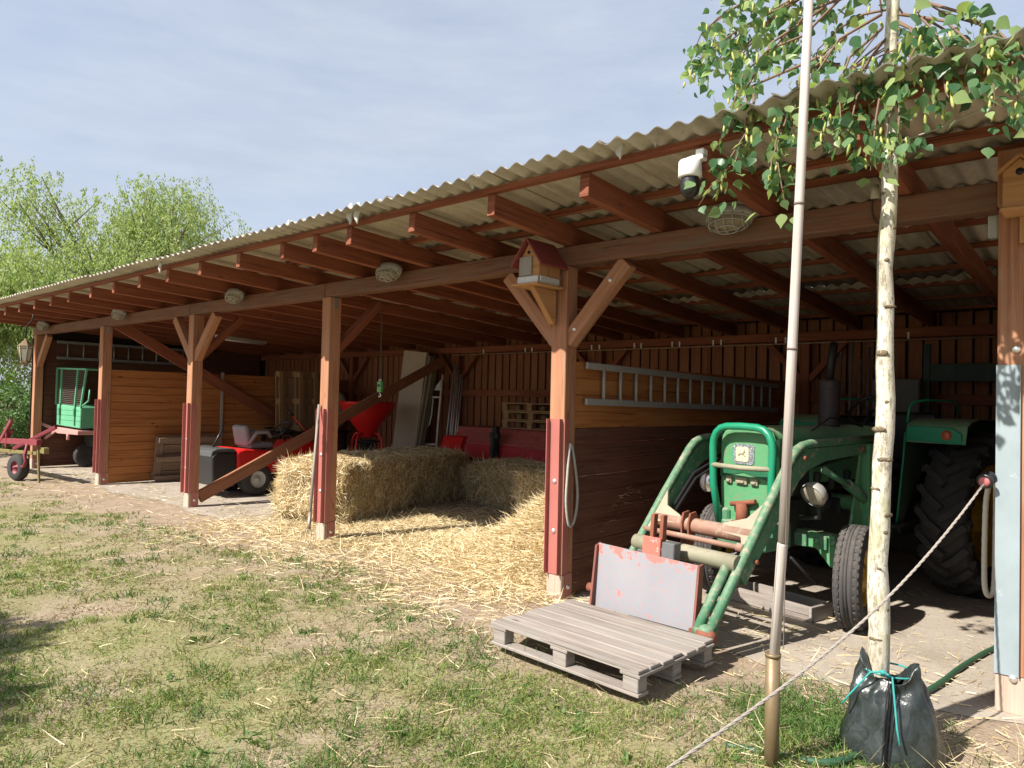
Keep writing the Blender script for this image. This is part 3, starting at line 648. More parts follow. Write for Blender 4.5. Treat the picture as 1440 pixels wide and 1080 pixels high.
m = MB(); m.box(o_+d*.12+tl*.03-nrm*.06, (.10, .09, .15), (d, nrm, tl)); m.box(o_-nrm*.09-tl*.02, (.3, .08, .08), (d, nrm, tl)); m.build('blade_bracket', plain('slate_steel', (.12, .12, .125, 1), .6, .2), bl, .006)
m = MB()
for x in (-.02, .055): m.box(o_+d*x+tl*.17-nrm*.05, (.028, .05, .22), (d, nrm, tl))
m.build('blade_mast', M_RUST, bl, .003)
m = MB(); m.lathe([(0, -.05), (.03, -.05), (.035, 0), (.03, .05), (0, .05)], mid-d*(L_/2+.05)+V((0, .04, .25)), d, 8); m.box(mid-d*(L_/2+.03)+V((0, .05, .28)), (.05, .05, .16)); m.build('pin', M_RUST, bl)
# fenders, seat, wheel, dash, platform
for s_ in (1, -1):
    x0, x1 = (.37, .84) if s_ > 0 else (-.84, -.37)
    m = MB(); P_ = [(1.24, 1.33), (1.28, 1.46), (1.36, 1.50), (1.5, 1.52), (2.2, 1.52), (2.45, 1.46), (2.6, 1.25)]; n = len(P_)
    for x in (x0, x1):
        for (y, z) in P_: m.v.append(V((x, y, z)))
    for x in (x0, x1):
        for (y, z) in P_: m.v.append(V((x, y+.006, z-.012)))
    for k in range(n-1): m.face((k, k+1, n+k+1, n+k), None, k > 0); m.face((2*n+k, 3*n+k, 3*n+k+1, 2*n+k+1), None, k > 0)
    fd = m.build('fender', M_GREEN, TR)
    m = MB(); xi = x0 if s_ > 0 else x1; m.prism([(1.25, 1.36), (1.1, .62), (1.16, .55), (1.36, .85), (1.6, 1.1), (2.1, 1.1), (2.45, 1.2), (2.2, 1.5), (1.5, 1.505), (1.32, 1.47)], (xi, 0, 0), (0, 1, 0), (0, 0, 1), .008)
    m.build('inner_panel', paint('shadow_green', (.03, .055, .035, 1), .7, .3, (.06, .05, .04, 1)), fd)  # the shadow between fender and tyre is put into this dark green
    m = MB(); m.tube([(xi, 1.245, 1.40), (xi, 1.22, 1.2), (xi, 1.10, .62)], .009, 6); m.build('panel_edge', M_GREENB, fd)
    m = MB(); m.prism([(x0+.01, 1.33), (x1-.02, 1.32), (x1-.03, 1.41), (x1-.1, 1.45), (x0+.05, 1.46), (x0+.01, 1.44)], (0, 1.245, 0), (1, 0, 0), (0, 0, 1), .012); m.build('fender_front', M_GREENB, fd, .01)
    m = MB(); m.lathe([(0, .02), (.03, .018), (.04, .006), (.042, 0)], ((.70 if s_ > 0 else -.70), 1.238, 1.39), (0, -1, 0), 14); m.build('reflector', plain('amber_reflector', (.45, .10, .05, 1), .3), fd)
    m = MB(); m.tube([(xi, 1.28, 1.48), (xi+.01, 1.3, 1.62), (xi+.03, 1.34, 1.66), (xi+.1, 1.42, 1.68), (xi+.1, 2.0, 1.68), (xi+.1, 2.1, 1.5)], .011, 6); m.build('grab_rail', M_GREENB, fd)
m = MB(); m.box((HX, 1.25, .62), (.75, .5, .03)); m.build('platform', M_ENGINE, TR)
m = MB(); m.box((HX, 1.12, 1.3), (.36, .1, .32)); m.build('dashboard', M_BLACKM, TR, .03)
m = MB(); m.tube([(HX+.19*math.cos(t), 1.34+.12*math.sin(t), 1.58+.13*math.sin(t)) for t in [2*PI*k/24 for k in range(24)]], .016, 8, closed=True)
for t in (0.5, 2.6, 4.7): m.tube([(HX, 1.34, 1.57), (HX+.19*math.cos(t), 1.34+.12*math.sin(t), 1.58+.13*math.sin(t))], .01, 6)
m.tube([(HX, 1.16, 1.4), (HX, 1.34, 1.57)], .02, 8); m.build('steering_wheel', M_BLACKPL, TR)
m = MB(); m.box((HX, 1.95, 1.05), (.48, .44, .12)); m.box((HX, 2.15, 1.32), (.48, .1, .5)); m.build('seat', M_BLACKPL, TR, .05, 3)
m = MB(); m.tube([(HX+.2, -.02, 1.5-.1), (HX+.25, .2, 1.52), (HX+.3, .6, 1.45)], .008, 5); m.build('cable', M_BLACKM, TR)
m = MB(); m.tube([(HX+.33, -.45, .52), (HX+.35, -.25, .36), (HX+.36, -.15, .3)], .01, 5); m.build('cable', M_BLACKM, TR)
# ------------------------------------------------------------------ pallets
def make_pallet(wm, rows=7, L_=1.13, W_=.78):
    root = thing('pallet', 'x', 'pallet', group='wooden pallets about the barn')
    w = W_/rows*.93; m = MB()
    for i in range(rows):
        y = -W_/2+W_*(i+.5)/rows+(.007 if i > 4 else -.003); dx = rnd.uniform(-.014, .014)
        m.box((dx, y, .133+rnd.uniform(-.0015, .0015)), (L_+rnd.uniform(-.03, .015), w+rnd.uniform(-.012, .008), .020))
    m.build('deck', wm, root, .003)
    for x in (-L_/2+.065, 0, L_/2-.065):
        m = MB(); m.box((x, 0, .111), (.13, W_-.01, .0195)); m.build('stringer', wm, root, .003)
        for y in (-W_/2+.055, 0, W_/2-.055):
            m = MB(); m.box((x, y, .0605), (.105+rnd.uniform(-.006, .006), .085, .08)); m.build('block', wm, root, .004)
    for y in (-W_/2+.055, 0, W_/2-.055):
        m = MB(); m.box((rnd.uniform(-.01, .01), y, .0105), (L_-.01, .095, .0195)); m.build('skid', wm, root, .003)
    return root
pg = make_pallet(W_GREY); pg.location = (-2.01, -.985, .052); pg.rotation_euler = (0, R(.2), R(-4)); pg['label'] = 'weathered grey wooden pallet lying flat on the ground in front of the barn'
pp = make_pallet(W_PALE, 6, 1.2, .8)
def place(o, cx, cy, cz, loc, label):
    mt = Matrix((cx, cy, cz)).transposed().to_4x4(); mt.translation = loc; o.matrix_world = mt; o['label'] = label
seed_y = 4.3
for i, dx in enumerate((0, .02, -.015)):
    o = pp if i == 0 else copy_tree(pp)
    place(o, (1, 0, 0), (0, 1, 0), (0, 0, 1), (-7.0+dx, seed_y+.42, 1.12+i*.146), ['pallet lowest of the flat stack on the red seed drill', 'pallet in the middle of the flat stack on the red drill', 'pallet topmost of the flat stack on the red drill'][i])
W_OLD = wood('old_brown_pallet', (.10, .065, .045, 1), (.19, .125, .085, 1), (.28, .20, .14, 1), .4)
o = make_pallet(W_OLD, 5, 1.15, .8); place(o, (0, 1, 0), (-.16, 0, -.987), (-.987, 0, .16), (-12.53, 1.36, .405), 'grey pallet standing on its long edge against the orange boards')
for i in range(2):
    o = copy_tree(pp); place(o, (-.06*1, 0, .998), (0, 1, 0), (-.998, 0, -.06), (-12.28+.17*i, 3.38+.34*i, 1.48), ['pallet upright on the dark bench nearer the orange partition', 'pallet upright on the dark bench overlapping the one behind it'][i])
m = MB(); m.box((-12.3, 3.6, .86), (.75, 1.7, .04))
for x in (-12.6, -12.0):
    for y in (2.85, 4.35): m.box((x, y, .42), (.07, .07, .84))
b_ = m.build('bench', W_BLACK, None, .004); tag(b_, 'dark rough workbench under the two upright pallets', 'bench')

# ------------------------------------------------------------------ ladders
def ladder(label, p, along, up, L_, H, n, mat, first):
    root = thing('ladder', label, 'ladder', p, group='ladders hung on walls'); a, u = V(along).normalized(), V(up).normalized(); nn = a.cross(u)
    for z in (0, H):
        m = MB(); m.box(a*(L_/2)+u*z, (L_, .025, .055), (a, nn, u)); m.build('rail', mat, root, .004)
    for i in range(n):
        m = MB(); t = first+(L_-2*first)*i/(n-1); m.tube([a*t+u*.01, a*t+u*(H-.01)], .015, 8); m.build('rung', mat, root)
    return root
ladder('long aluminium ladder hung sideways on the partition above the tractor', (-2.962, .17, 1.60), (0, 1, -.012), (0, .012, 1), 4.2, .30, 15, M_ALU, .26)
ladder('dark ladder hung sideways on the far end wall behind the green cart', (-16.37, .32, 2.26), (0, 1, 0), (0, 0, 1), 2.8, .33, 9, M_ZINC, .2)
for y in (.9, 3.4):
    pass

# ------------------------------------------------------------------ cage lamps under the eaves
def make_lamp():
    root = thing('cage_lamp', 'x', 'lamp', group='oval caged lamps along the eaves')
    D = V((0, -.42, -.907)); X_ = V((1, 0, 0)); Y_ = D.cross(X_)
    m = MB(); n = 20
    for (s_, t) in ((1.0, -.055), (1.05, -.035), (1.05, .0), (.95, .012)):
        for k in range(n): m.v.append(X_*(.155*s_*math.cos(2*PI*k/n))+Y_*(.09*s_*math.sin(2*PI*k/n))+D*t)
    for i in range(3):
        for k in range(n): k2 = (k+1) % n; m.face((i*n+k, (i+1)*n+k, (i+1)*n+k2, i*n+k2), None, True)
    m.face([k for k in range(n)]); m.face([3*n+k for k in range(n)][::-1]); m.build('housing', M_LAMPMETAL, root)
    m = MB(); m.ell(D*.01, (.125, .066, .07), 16, 6, (X_, Y_, D), 0, 0, PI/2); m.build('glass', M_GLASSD, root)
    m = MB()
    for q in range(5):
        x = -.116+.058*q; s_ = math.sqrt(max(0, 1-(x/.155)**2)); pts = [X_*x+Y_*(.088*s_*math.cos(t))+D*(.095*s_**.5*math.sin(t)) for t in [PI*i/10 for i in range(11)]]; m.tube(pts, .0042, 5)
    for (f, dd) in ((1, .02), (.86, .052), (.5, .085)):
        m.tube([X_*(.156*f*math.cos(t))+Y_*(.09*f*math.sin(t))+D*dd for t in [2*PI*i/24 for i in range(24)]], .0044, 5, closed=True)
    m.tube([X_*(.155*math.cos(t))+D*(.098*math.sin(t)) for t in [PI*i/14 for i in range(15)]], .0032, 5); m.build('cage', M_CAGE, root)
    m = MB(); m.box(V((0, .02, .055)), (.08, .05, .07)); m.build('mount', M_LAMPMETAL, root, .006)
    return root
lamp0 = make_lamp()
for i, (x, lb) in enumerate(((-1.57, 'oval caged lamp behind the birch leaves below the white camera'), (-5.1, 'oval caged lamp on the beam between birdhouse and chain scale'), (-8.13, 'oval caged lamp on the beam right of the forked post'), (-11.8, 'oval caged lamp over the middle of the orange board bay'), (-15.5, 'oval caged lamp at the left corner post near the lantern'))):
    o = lamp0 if i == 0 else copy_tree(lamp0); o.location = (x, -.2, 2.835); o['label'] = lb
# camera
root = thing('security_camera', 'white and black dome camera under the roof edge beside birch leaves', 'camera', (-1.42, -1.05, 2.865))
m = MB(); m.lathe([(0, .085), (.058, .085), (.064, .078), (.066, -.005), (.058, -.012), (0, -.012)], (0, 0, .02), (0, 0, 1), 22); m.build('housing', M_WHITEPL, root)
m = MB(); m.ell((0, 0, -.045), (.055, .055, .062), 18, 10); m.lathe([(.05, .02), (.052, -.02)], (0, 0, -.01), (0, 0, 1), 18); m.build('dome', M_BLACKPL, root)
m = MB(); m.box((.03, .02, .115), (.10, .06, .03)); m.box((.055, .03, .14), (.05, .06, .05)); m.build('bracket', M_WHITEPL, root, .004)

# ------------------------------------------------------------------ bird boxes
root = thing('birdhouse', 'birdhouse with red roof and glass pebble band on the middle post', 'birdhouse', (-3.135, -.26, 2.50))
m = MB(); m.prism([(-.105, .02), (.105, .02), (.105, .19), (0, .345), (-.105, .19)], (0, 0, 0), (1, 0, 0), (0, 0, 1), .27); m.build('body', W_HOUSE, root, .003)
for s_ in (-1, 1):
    m = MB(); m.beam((s_*.0, -.0, .372), (s_*.155, 0, .155), .36, .016, up=(s_*.8, 0, .58)); m.build('roof', M_ROOFRED, root, .003)
m = MB(); m.box((0, -.02, .008), (.27, .34, .018)); m.build('floor', W_HOUSE, root, .003)
m = MB(); m.box((-.0, -.144, .045), (.21, .014, .06)); m.box((.112, -.01, .045), (.014, .24, .06)); m.build('pebble_band', M_GLASSBITS, root, .004)
m = MB(); m.box((-.025, -.144, .155), (.125, .014, .15)); m.build('hatch', W_GREY, root, .003)
m = MB(); m.lathe([(0, .004), (.014, .004), (.014, 0)], (0, -.136, .265), (0, -1, 0), 12); m.build('entrance', M_BLACKM, root)
m = MB(); m.prism([(-.13, -.002), (.165, -.002), (.165, -.28), (.14, -.28)], (.02, 0, 0), (0, 1, 0), (0, 0, 1), .055); m.build('bracket', W_HOUSE, root, .003)
root = thing('birdhouse', 'plain wooden nest box with round hole on the right hand post', 'birdhouse', (.03, -.19, 2.65))
m = MB(); m.prism([(-.075, 0), (.075, 0), (.075, .19), (0, .25), (-.075, .19)], (0, 0, 0), (1, 0, 0), (0, 0, 1), .17); m.build('body', W_HOUSE, root, .003)
for s_ in (-1, 1):
    m = MB(); m.beam((s_*.0, -.01, .262), (s_*.10, -.01, .18), .21, .014, up=(s_*.66, 0, .75)); m.build('roof', W_HOUSE, root, .002)
m = MB(); m.lathe([(0, .003), (.019, .003), (.019, 0)], (0, -.0855, .18), (0, -1, 0), 16); m.build('entrance', M_BLACKM, root)
m = MB(); m.box((0, -.01, -.01), (.165, .19, .016)); m.build('floor', W_HOUSE, root, .002)
m = MB(); m.box((.0, .083, -.08), (.035, .02, .16)); m.build('batten', W_HOUSE, root, .002)

# ------------------------------------------------------------------ lantern
root = thing('lantern', 'old copper coloured lantern hanging from a curved hook at the left eave', 'lantern', (-13.70, -.95, 2.0))
m = MB(); m.lathe([(0, .46), (.018, .45), (.03, .42), (.05, .405), (.06, .385), (.125, .325), (.12, .315)], (0, 0, 0), (0, 0, 1), 6, sm=False); m.build('cap', M_PIPE, root)
m = MB()
for k in range(6):
    t = 2*PI*k/6; c, s_ = math.cos(t), math.sin(t); m.tube([(.112*c, .112*s_, .32), (.07*c, .07*s_, .06)], .009, 5)
    t2 = 2*PI*(k+1)/6; m.tube([(.105*c, .105*s_, .28), (.105*math.cos(t2), .105*math.sin(t2), .28)], .006, 5)
m.lathe([(.075, .07), (.08, .05), (.06, .03), (.03, .0), (.015, -.02), (0, -.03)], (0, 0, 0), (0, 0, 1), 6, sm=False); m.build('frame', M_PIPE, root)
m = MB(); m.lathe([(.104, .315), (.064, .065)], (0, 0, 0), (0, 0, 1), 6, sm=False); m.build('glass', plain('lantern_glass', (.55, .56, .5, 1), .15, 0, .15), root)
m = MB(); m.tube([(0, 0, .45), (0, 0, .58), (.02, .0, .65), (.07, .02, .71), (.14, .04, .745), (.2, .05, .87)], .011, 8); m.build('hook', M_BLACKM, root)

# ------------------------------------------------------------------ chain scale
root = thing('crane_scale', 'green hanging scale with hook on a long chain', 'scale', (-7.31, 1.5, 1.82))
m = MB(); z = .02
i = 0
while z < .93:
    c = V((0, 0, z+.02)); a = V((1, 0, 0)) if i % 2 else V((0, 1, 0)); m.tube([c+a*(.010*math.cos(t))+V((0, 0, .021*math.sin(t))) for t in [2*PI*k/10 for k in range(10)]], .0045, 5, closed=True); z += .033; i += 1
m.build('chain', M_CHAIN, root)
m = MB(); m.box((0, 0, -.08), (.085, .05, .15)); m.build('body', M_SCALE, root, .012, 2)
m = MB(); m.box((0, -.027, -.065), (.05, .004, .04)); m.build('display', M_BLACKPL, root)
m = MB(); m.tube([(0, 0, -.15), (0, 0, -.175), (.018, 0, -.185), (.022, 0, -.205), (.0, 0, -.222), (-.02, 0, -.21), (-.018, 0, -.195)], .007, 6); m.tube([(.02*math.cos(t), 0, .015+.02*math.sin(t)) for t in [2*PI*k/10 for k in range(10)]], .006, 5, closed=True); m.build('hook', M_CHROME, root)

# ------------------------------------------------------------------ spreader
root = thing('fertiliser_spreader', 'red fertiliser spreader with funnel hopper on tubular legs behind the straw bales', 'spreader', (-10.22, 3.56, 0))
m = MB(); m.lathe([(.50, 1.505), (.52, 1.51), (.52, 1.47), (.505, 1.46), (.48, 1.36), (.16, .95), (.13, .90), (.13, .86), (0, .86)], (0, 0, 0), (0, 0, 1), 36); m.lathe([(.50, 1.505), (.47, 1.36), (.14, .95), (0, .94)], (0, 0, 0), (0, 0, 1), 36); m.build('hopper', M_RED, root)
for a in (.3, 1.9, 3.45, 5.0):
    c, s_ = math.cos(a), math.sin(a); m = MB(); m.tube([(.17*c, .17*s_, .93), (.25*c, .25*s_, .92), (.31*c, .31*s_, .84), (.34*c, .34*s_, .6), (.38*c, .38*s_, .02)], .024, 8); m.build('leg', M_RED, root)
m = MB(); m.tube([(.345*math.cos(t), .345*math.sin(t), .55) for t in [2*PI*k/24 for k in range(24)]], .02, 6, closed=True); m.lathe([(0, .80), (.26, .79), (.26, .77), (0, .76)], (0, 0, 0), (0, 0, 1), 24); m.box((0, 0, .66), (.16, .16, .2)); m.build('disc_gear', M_ENGINE, root)

# ------------------------------------------------------------------ seed drill at the back
root = thing('seed_drill', 'long low dusty red seed drill along the rear wall under stacked pallets', 'seed drill', (-6.9, seed_y, 0))
m = MB(); pr = [(0, .58), (.02, .86), (.12, 1.02), (.16, 1.11), (.62, 1.115), (.66, .98), (.6, .55)]; m.prism([(x, z) for x, z in pr], (0.1, 0, 0), (0, 1, 0), (0, 0, 1), 3.9); m.build('hopper', M_REDOLD, root, .012, 2)
m = MB(); m.box((.1, -.01, .70), (3.86, .05, .24)); m.build('front_board', paint('drill_red', (.48, .012, .02, 1), .5, .1, (.12, .03, .03, 1), 0, .3), root, .006)
m = MB(); m.prism([(-.12, .45), (-.14, .7), (-.04, .93), (.1, .95), (.14, .5)], (-1.78, 0, 0), (0, 1, 0), (0, 0, 1), .5); m.build('end_guard', M_RED, root, .02, 2)
m = MB(); m.box((-.72, -.09, .9), (.10, .1, .5)); m.box((-.7, -.13, 1.0), (.2, .08, .1)); m.tube([(-.72, -.16, .62), (-.72, -.15, 1.05)], .05, 8); m.build('hitch', M_ENGINE, root, .01)
m = MB(); m.box((.35, -.05, .82), (1.0, .06, .03)); m.build('foot_board', M_REDOLD, root, .004)
for x in (-1.7, 1.9):
    m = MB(); m.lathe([(.2, -.07), (.33, -.08), (.35, -.05), (.35, .05), (.33, .08), (.2, .07)], (x, .35, .35), (1, 0, 0), 28); m.lathe([(0, .03), (.2, .05), (.2, -.05), (0, -.03)], (x, .35, .35), (1, 0, 0), 20, 1); m.build('wheel', [M_RUBBER, M_RED], root)

# ------------------------------------------------------------------ panel, planks, bars against the rear wall
def leaning(name, label, cat, p, q, w, t, mat, group=None, rnd_=False, face=(0, -1, 0)):
    m = MB()
    if rnd_: m.tube([p, q], w/2, 8)
    else: m.beam(p, q, w, t, up=face)
    o = m.build(name, mat, None, 0 if rnd_ else .003); return tag(o, label, cat, group)
leaning('panel_board', 'tall beige insulation panel leaning at the rear wall behind the red hopper', 'panel', (-10.36, 4.50, .01), (-10.13, 4.62, 2.50), .66, .06, M_PANEL)
for i in range(2): leaning('plank', ['grey plank leaning right beside the beige panel', 'green stained grey plank second right of the beige panel'][i], 'plank', (-9.96+.09*i, 4.45, .01), (-9.73+.10*i, 4.66, 2.40-.1*i), .035+.02*i, .12, [W_GREY, wood('mossy_plank', (.10, .09, .05, 1), (.19, .17, .10, 1), (.28, .25, .16, 1), 0)][i], 'grey planks beside the beige panel')
for i in range(5): leaning('steel_bar', 'thin galvanised bar leaning at the rear post right of the stall frame', 'steel bar', (-9.26+.07*i, 4.55+.03*(i % 2), .01), (-9.24+.055*i, 4.8, 2.3-.08*i), .03, .03, M_ZINC, 'galvanised bars leaning in the rear corner', True)
root = thing('stall_frame', 'pale bent tube stall frame leaning between grey planks and galvanised bars', 'stall frame', (-9.55, 4.62, 0))
m = MB(); m.tube([(-.0, 0, .02), (.06, .03, 1.2), (.12, .06, 2.05)], .022, 8); m.tube([(-.28, 0, .52), (.02, .0, .53)], .016, 6); m.tube([(-.3, 0, .72), (.03, .02, .73)], .016, 6)
m.tube([(-.22, .03, 1.62), (.08, .04, 1.62)], .018, 6); m.tube([(-.1, .03, 1.6), (-.13, .03, 1.3), (-.17, .02, 1.1), (-.22, .02, 1.05)], .016, 6); m.tube([(-.3, .0, .02), (-.25, .02, .74)], .016, 6); m.build('tube_frame', plain('painted_tube', (.62, .6, .56, 1), .5, .2), root)
m = MB(); m.prism([(-.06, 1.75), (.1, 1.75), (.12, 1.95), (0, 1.85)], (0, .03, 0), (1, 0, 0), (0, 0, 1), .02); m.build('clamp_plate', M_GREYBOX, root)
# bag
m = MB(); m.ell(V((-12.2, 4.22, 1.31)), (.26, .2, .43), 20, 14)
for k, v in enumerate(m.v):
    d = v-V((-12.2, 4.22, 1.31)); s_ = 1+.08*math.sin(9*v.z+5*v.x)+.05*math.sin(17*v.x+3*v.y); f = 1/max(abs(d.x)/.26, abs(d.y)/.2, abs(d.z)/.43, .01); q = min(f, 1.25); m.v[k] = V((-12.2, 4.22, 1.31))+V((d.x*q*s_, d.y*q*s_, d.z*min(q, 1.0)))
tag(m.build('sack', plain('woven_sack', (.42, .38, .35, 1), .8, 0, .25, 12, .3)), 'grey white woven sack standing on the bench beside the upright pallets', 'sack')

# ------------------------------------------------------------------ ride-on mower
root = thing('ride_on_mower', 'red ride on mower with black grass box and grey seat', 'mower', (-10.46, 1.25, 0))
m = MB(); m.prism([(-.70, .2), (-.72, .64), (-.66, .70), (-.36, .70), (-.32, .62), (-.34, .16)], (0, 0, 0), (0, 1, 0), (0, 0, 1), .86); gb = m.build('grass_box', M_BLACKPL, root, .03, 3)
m = MB(); m.prism([(-.73, .63), (-.72, .72), (-.64, .755), (-.42, .76), (-.33, .74), (-.33, .70), (-.66, .70)], (0, 0, 0), (0, 1, 0), (0, 0, 1), .82); m.build('box_lid', plain('dark_grey_plastic', (.075, .077, .08, 1), .42, 0, .2), gb, .015, 2)
m = MB(); m.tube([(.05, -.52, .76), (.03, -.36, 1.06)], .016, 8); m.tube([(.03, -.36, 1.06), (.025, -.35, 1.10)], .02, 8); m.build('lever', M_BLACKPL, gb)
m = MB(); m.prism([(-.32, .36), (-.33, .70), (-.2, .74), (.25, .70), (.55, .60), (.62, .40), (.45, .33), (.2, .33)], (0, 0, 0), (0, 1, 0), (0, 0, 1), .88); m.build('rear_body', M_RED, root, .04, 3)
m = MB(); m.prism([(.72, .34), (.66, .72), (.75, .84), (1.0, .85), (1.5, .74), (1.68, .55), (1.68, .34)], (0, 0, 0), (0, 1, 0), (0, 0, 1), .5); m.build('bonnet', M_RED, root, .05, 3)
m = MB(); m.box((0, .9, .27), (.5, 1.9, .12)); m.box((0, .62, .2), (.95, .75, .16)); m.build('chassis', M_BLACKM, root, .02)
m = MB(); m.box((0, .22, .77), (.44, .42, .10)); m.box((0, -.02, .93), (.42, .10, .34), (V((1, 0, 0)), V((0, .97, .2)), V((0, -.2, .97)))); m.build('seat', M_GREYPL, root, .045, 3)
m = MB(); m.tube([(.2, -.0, .8), (.24, .1, .98), (.24, .3, .99), (.22, .36, .90)], .035, 8); m.tube([(-.2, -.0, .8), (-.24, .1, .98), (-.24, .3, .99), (-.22, .36, .90)], .035, 8); m.build('armrest', M_GREYPL, root)
m = MB(); c = V((0, .68, 1.02)); m.tube([c+V((.18*math.cos(t), .13*math.sin(t), .12*math.sin(t))) for t in [2*PI*k/20 for k in range(20)]], .016, 6, closed=True); m.tube([c-V((.17, 0, 0)), c+V((.17, 0, 0))], .014, 6); m.tube([c, c+V((0, .1, -.25))], .02, 6); m.build('steering_wheel', M_BLACKPL, root)
def small_wheel(x, y, r, w, par, rimm):
    sg = 1 if x > 0 else -1; m = MB(); m.lathe([(r*.5, -w*.45), (r*.8, -w*.5), (r*.97, -w*.36), (r, 0), (r*.97, w*.36), (r*.8, w*.5), (r*.5, w*.45)], (x, y, r), (1, 0, 0), 28); o = m.build('wheel', M_RUBBER, par)
    m = MB(); m.lathe([(r*.52, w*.42*sg), (r*.45, w*.3*sg), (r*.16, w*.25*sg), (r*.14, w*.42*sg), (0, w*.42*sg)], (x, y, r), (1, 0, 0), 20); m.build('rim', rimm, o)
for x in (.4, -.4): small_wheel(x, 0, .26, .24, root, M_GREYBOX); small_wheel(x*.92, 1.3, .19, .15, root, M_GREYBOX)

# ------------------------------------------------------------------ walk-behind tiller
root = thing('tiller', 'walk behind tiller with red engine cover and lever behind the mower', 'tiller', (-11.0, 3.05, 0))
m = MB(); m.box((0, 0, .62), (.42, .5, .30)); m.build('engine_cover', M_REDOLD, root, .05, 3)
m = MB(); m.box((.25, -.15, .78), (.2, .25, .16)); m.box((0, -.1, .35), (.3, .6, .3)); m.lathe([(0, -.1), (.12, -.1), (.12, .1), (0, .1)], (.1, -.3, .72), (0, 1, 0), 14); m.build('engine', M_BLACKM, root, .02)
for x in (-.2, .2): small_wheel(x, 0, .22, .1, root, M_RED)
m = MB()
for x in (-.18, .18): m.tube([(x*.6, -.2, .7), (x, -.6, .95), (x*1.3, -.85, 1.0)], .016, 6); m.tube([(x*1.3, -.82, 1.0), (x*1.35, -.98, 1.0)], .022, 6)
m.build('handlebar', M_BLACKM, root)
m = MB(); m.tube([(.05, -.1, .75), (-.18, -.45, 1.22)], .014, 6); m.build('lever', M_RED, root)
m = MB(); m.tube([(-.18, -.45, 1.22), (-.24, -.53, 1.34)], .022, 6); m.build('grip', M_BLACKPL, root)

# ------------------------------------------------------------------ green cart in the end bay
root = thing('cart', 'green box cart with wire mesh top and faded pink chassis', 'cart', (-15.55, .75, 0))
x0, x1, y0, y1 = -.72, .68, -.44, .45
m = MB(); m.prism([(x0+.04, .88), (x1-.02, .86), (x1, 1.27), (x0, 1.31)], (0, (y0+y1)/2, 0), (1, 0, 0), (0, 0, 1), y1-y0); bd = m.build('box_body', M_CART, root, .012)
m = MB()
for i in range(3): m.box((0, y0-.004, 1.0+.1*i), (x1-x0-.06, .004, .006))
for x in (x0+.28, x1-.28): m.box((x, y0-.012, 1.12), (.035, .02, .42)); m.box((x, y0-.02, 1.17), (.05, .03, .14))
m.build('strap', plain('dark_green_strap', (.05, .2, .1, 1), .6), bd, .002)
m = MB(); fx0, fx1 = x0+.02, x1+.12
for (a, b_) in (((x0, y0, 1.3), (fx0-.02, y0, 2.04)), ((x1, y0, 1.26), (fx1+.12, y0, 2.0)), ((x0+.27, y0, 1.3), (x0+.29, y0, 2.035)), ((x1-.32, y0, 1.27), (x1-.2, y0, 2.01)), ((fx0-.02, y0, 2.04), (fx1+.12, y0, 2.0)), ((fx0-.02, y1, 2.04), (fx1+.12, y1, 2.0)), ((fx0, y0, 2.04), (fx0, y1, 2.04)), ((fx1+.12, y0, 2.0), (fx1+.12, y1, 2.0)), ((x0, y1, 1.3), (fx0, y1, 2.04)), ((x1, y1, 1.26), (fx1+.12, y1, 2.0))): m.beam(a, b_, .035, .035, up=(0, 1, .01))
m.build('frame', M_CART, root, .004)
m = MB()
for i in range(19): z = 1.33+.037*i; e = (z-1.28)/.75; m.tube([(x0, y0+.015, z), (x1+.22*e, y0+.015, z-.03)], .004, 4, cap=False)
for i in range(30): x = x0+(x1-x0)*i/29; m.tube([(x, y0+.02, 1.29), (x+.02+.2*(i/29), y0+.02, 2.02)], .003, 4, cap=False)
m.build('mesh', plain('rusty_mesh', (.16, .12, .1, 1), .7, .3), root)
m = MB(); m.prism([(x0-.02, .84), (x1+.03, .82), (x1+.03, .74), (x0+.3, .72), (x0+.1, .76)], (0, (y0+y1)/2, 0), (1, 0, 0), (0, 0, 1), y1-y0+.1); m.beam((x0+.02, y0-.02, .80), (x0-.25, y0-.35, .98), .06, .06); m.beam((x0+.1, y0-.02, .76), (x0-.1, y0-.15, .6), .05, .05); m.tube([(.2, y0-.05, .74), (.2, y0-.05, .62)], .03, 8); m.build('chassis', M_PINK, root, .006)
m = MB(); m.tube([(x1+.1, y0, 1.3), (x1+.25, y0+.05, 1.4), (x1+.3, y0+.05, 1.62)], .018, 6); m.build('bent_handle', M_CART, root)
for x in (x0+.2, x1-.12):
    m = MB(); m.lathe([(.12, -.07), (.22, -.08), (.25, -.04), (.25, .04), (.22, .08), (.12, .07), (0, .05)], (x, .1, .25), (1, 0, 0), 24); m.build('wheel', M_RUBBER, root)
m = MB(); m.box((0, .1, .6), (1.1, .1, .3)); m.build('axle', M_ENGINE, root)

# ------------------------------------------------------------------ red field implement outside the left corner
root = thing('field_implement', 'maroon field implement with olive bar and small wheel outside the left corner', 'farm implement', (-14.6, -.8, 0))
m = MB(); m.beam((-2.6, 0, .57), (1.1, .05, .70), .09, .10); m.beam((.25, -.1, .55), (.9, .35, .95), .05, .06); m.build('beam', M_MAROON, root, .006)
m = MB(); m.beam((-2.6, .05, .38), (.85, .1, .50), .05, .06); m.build('olive_bar', M_OLIVE, root, .006)
m = MB(); m.beam((-.95, 0, .62), (-.25, -.02, 1.02), .05, .09, up=(.3, 0, 1)); m.beam((-.9, .05, .60), (-.40, .05, .85), .04, .05, up=(.3, 0, 1)); m.box((-.55, 0, .67), (.05, .05, .3)); m.build('tine_arm', M_MAROON, root, .006)
m = MB(); m.tube([(.35, -.03, .23), (.62, -.03, .27), (.70, -.03, .37), (.62, -.03, .46), (.66, 0, .66)], .028, 8); m.build('wheel_arm', M_MAROON, root)
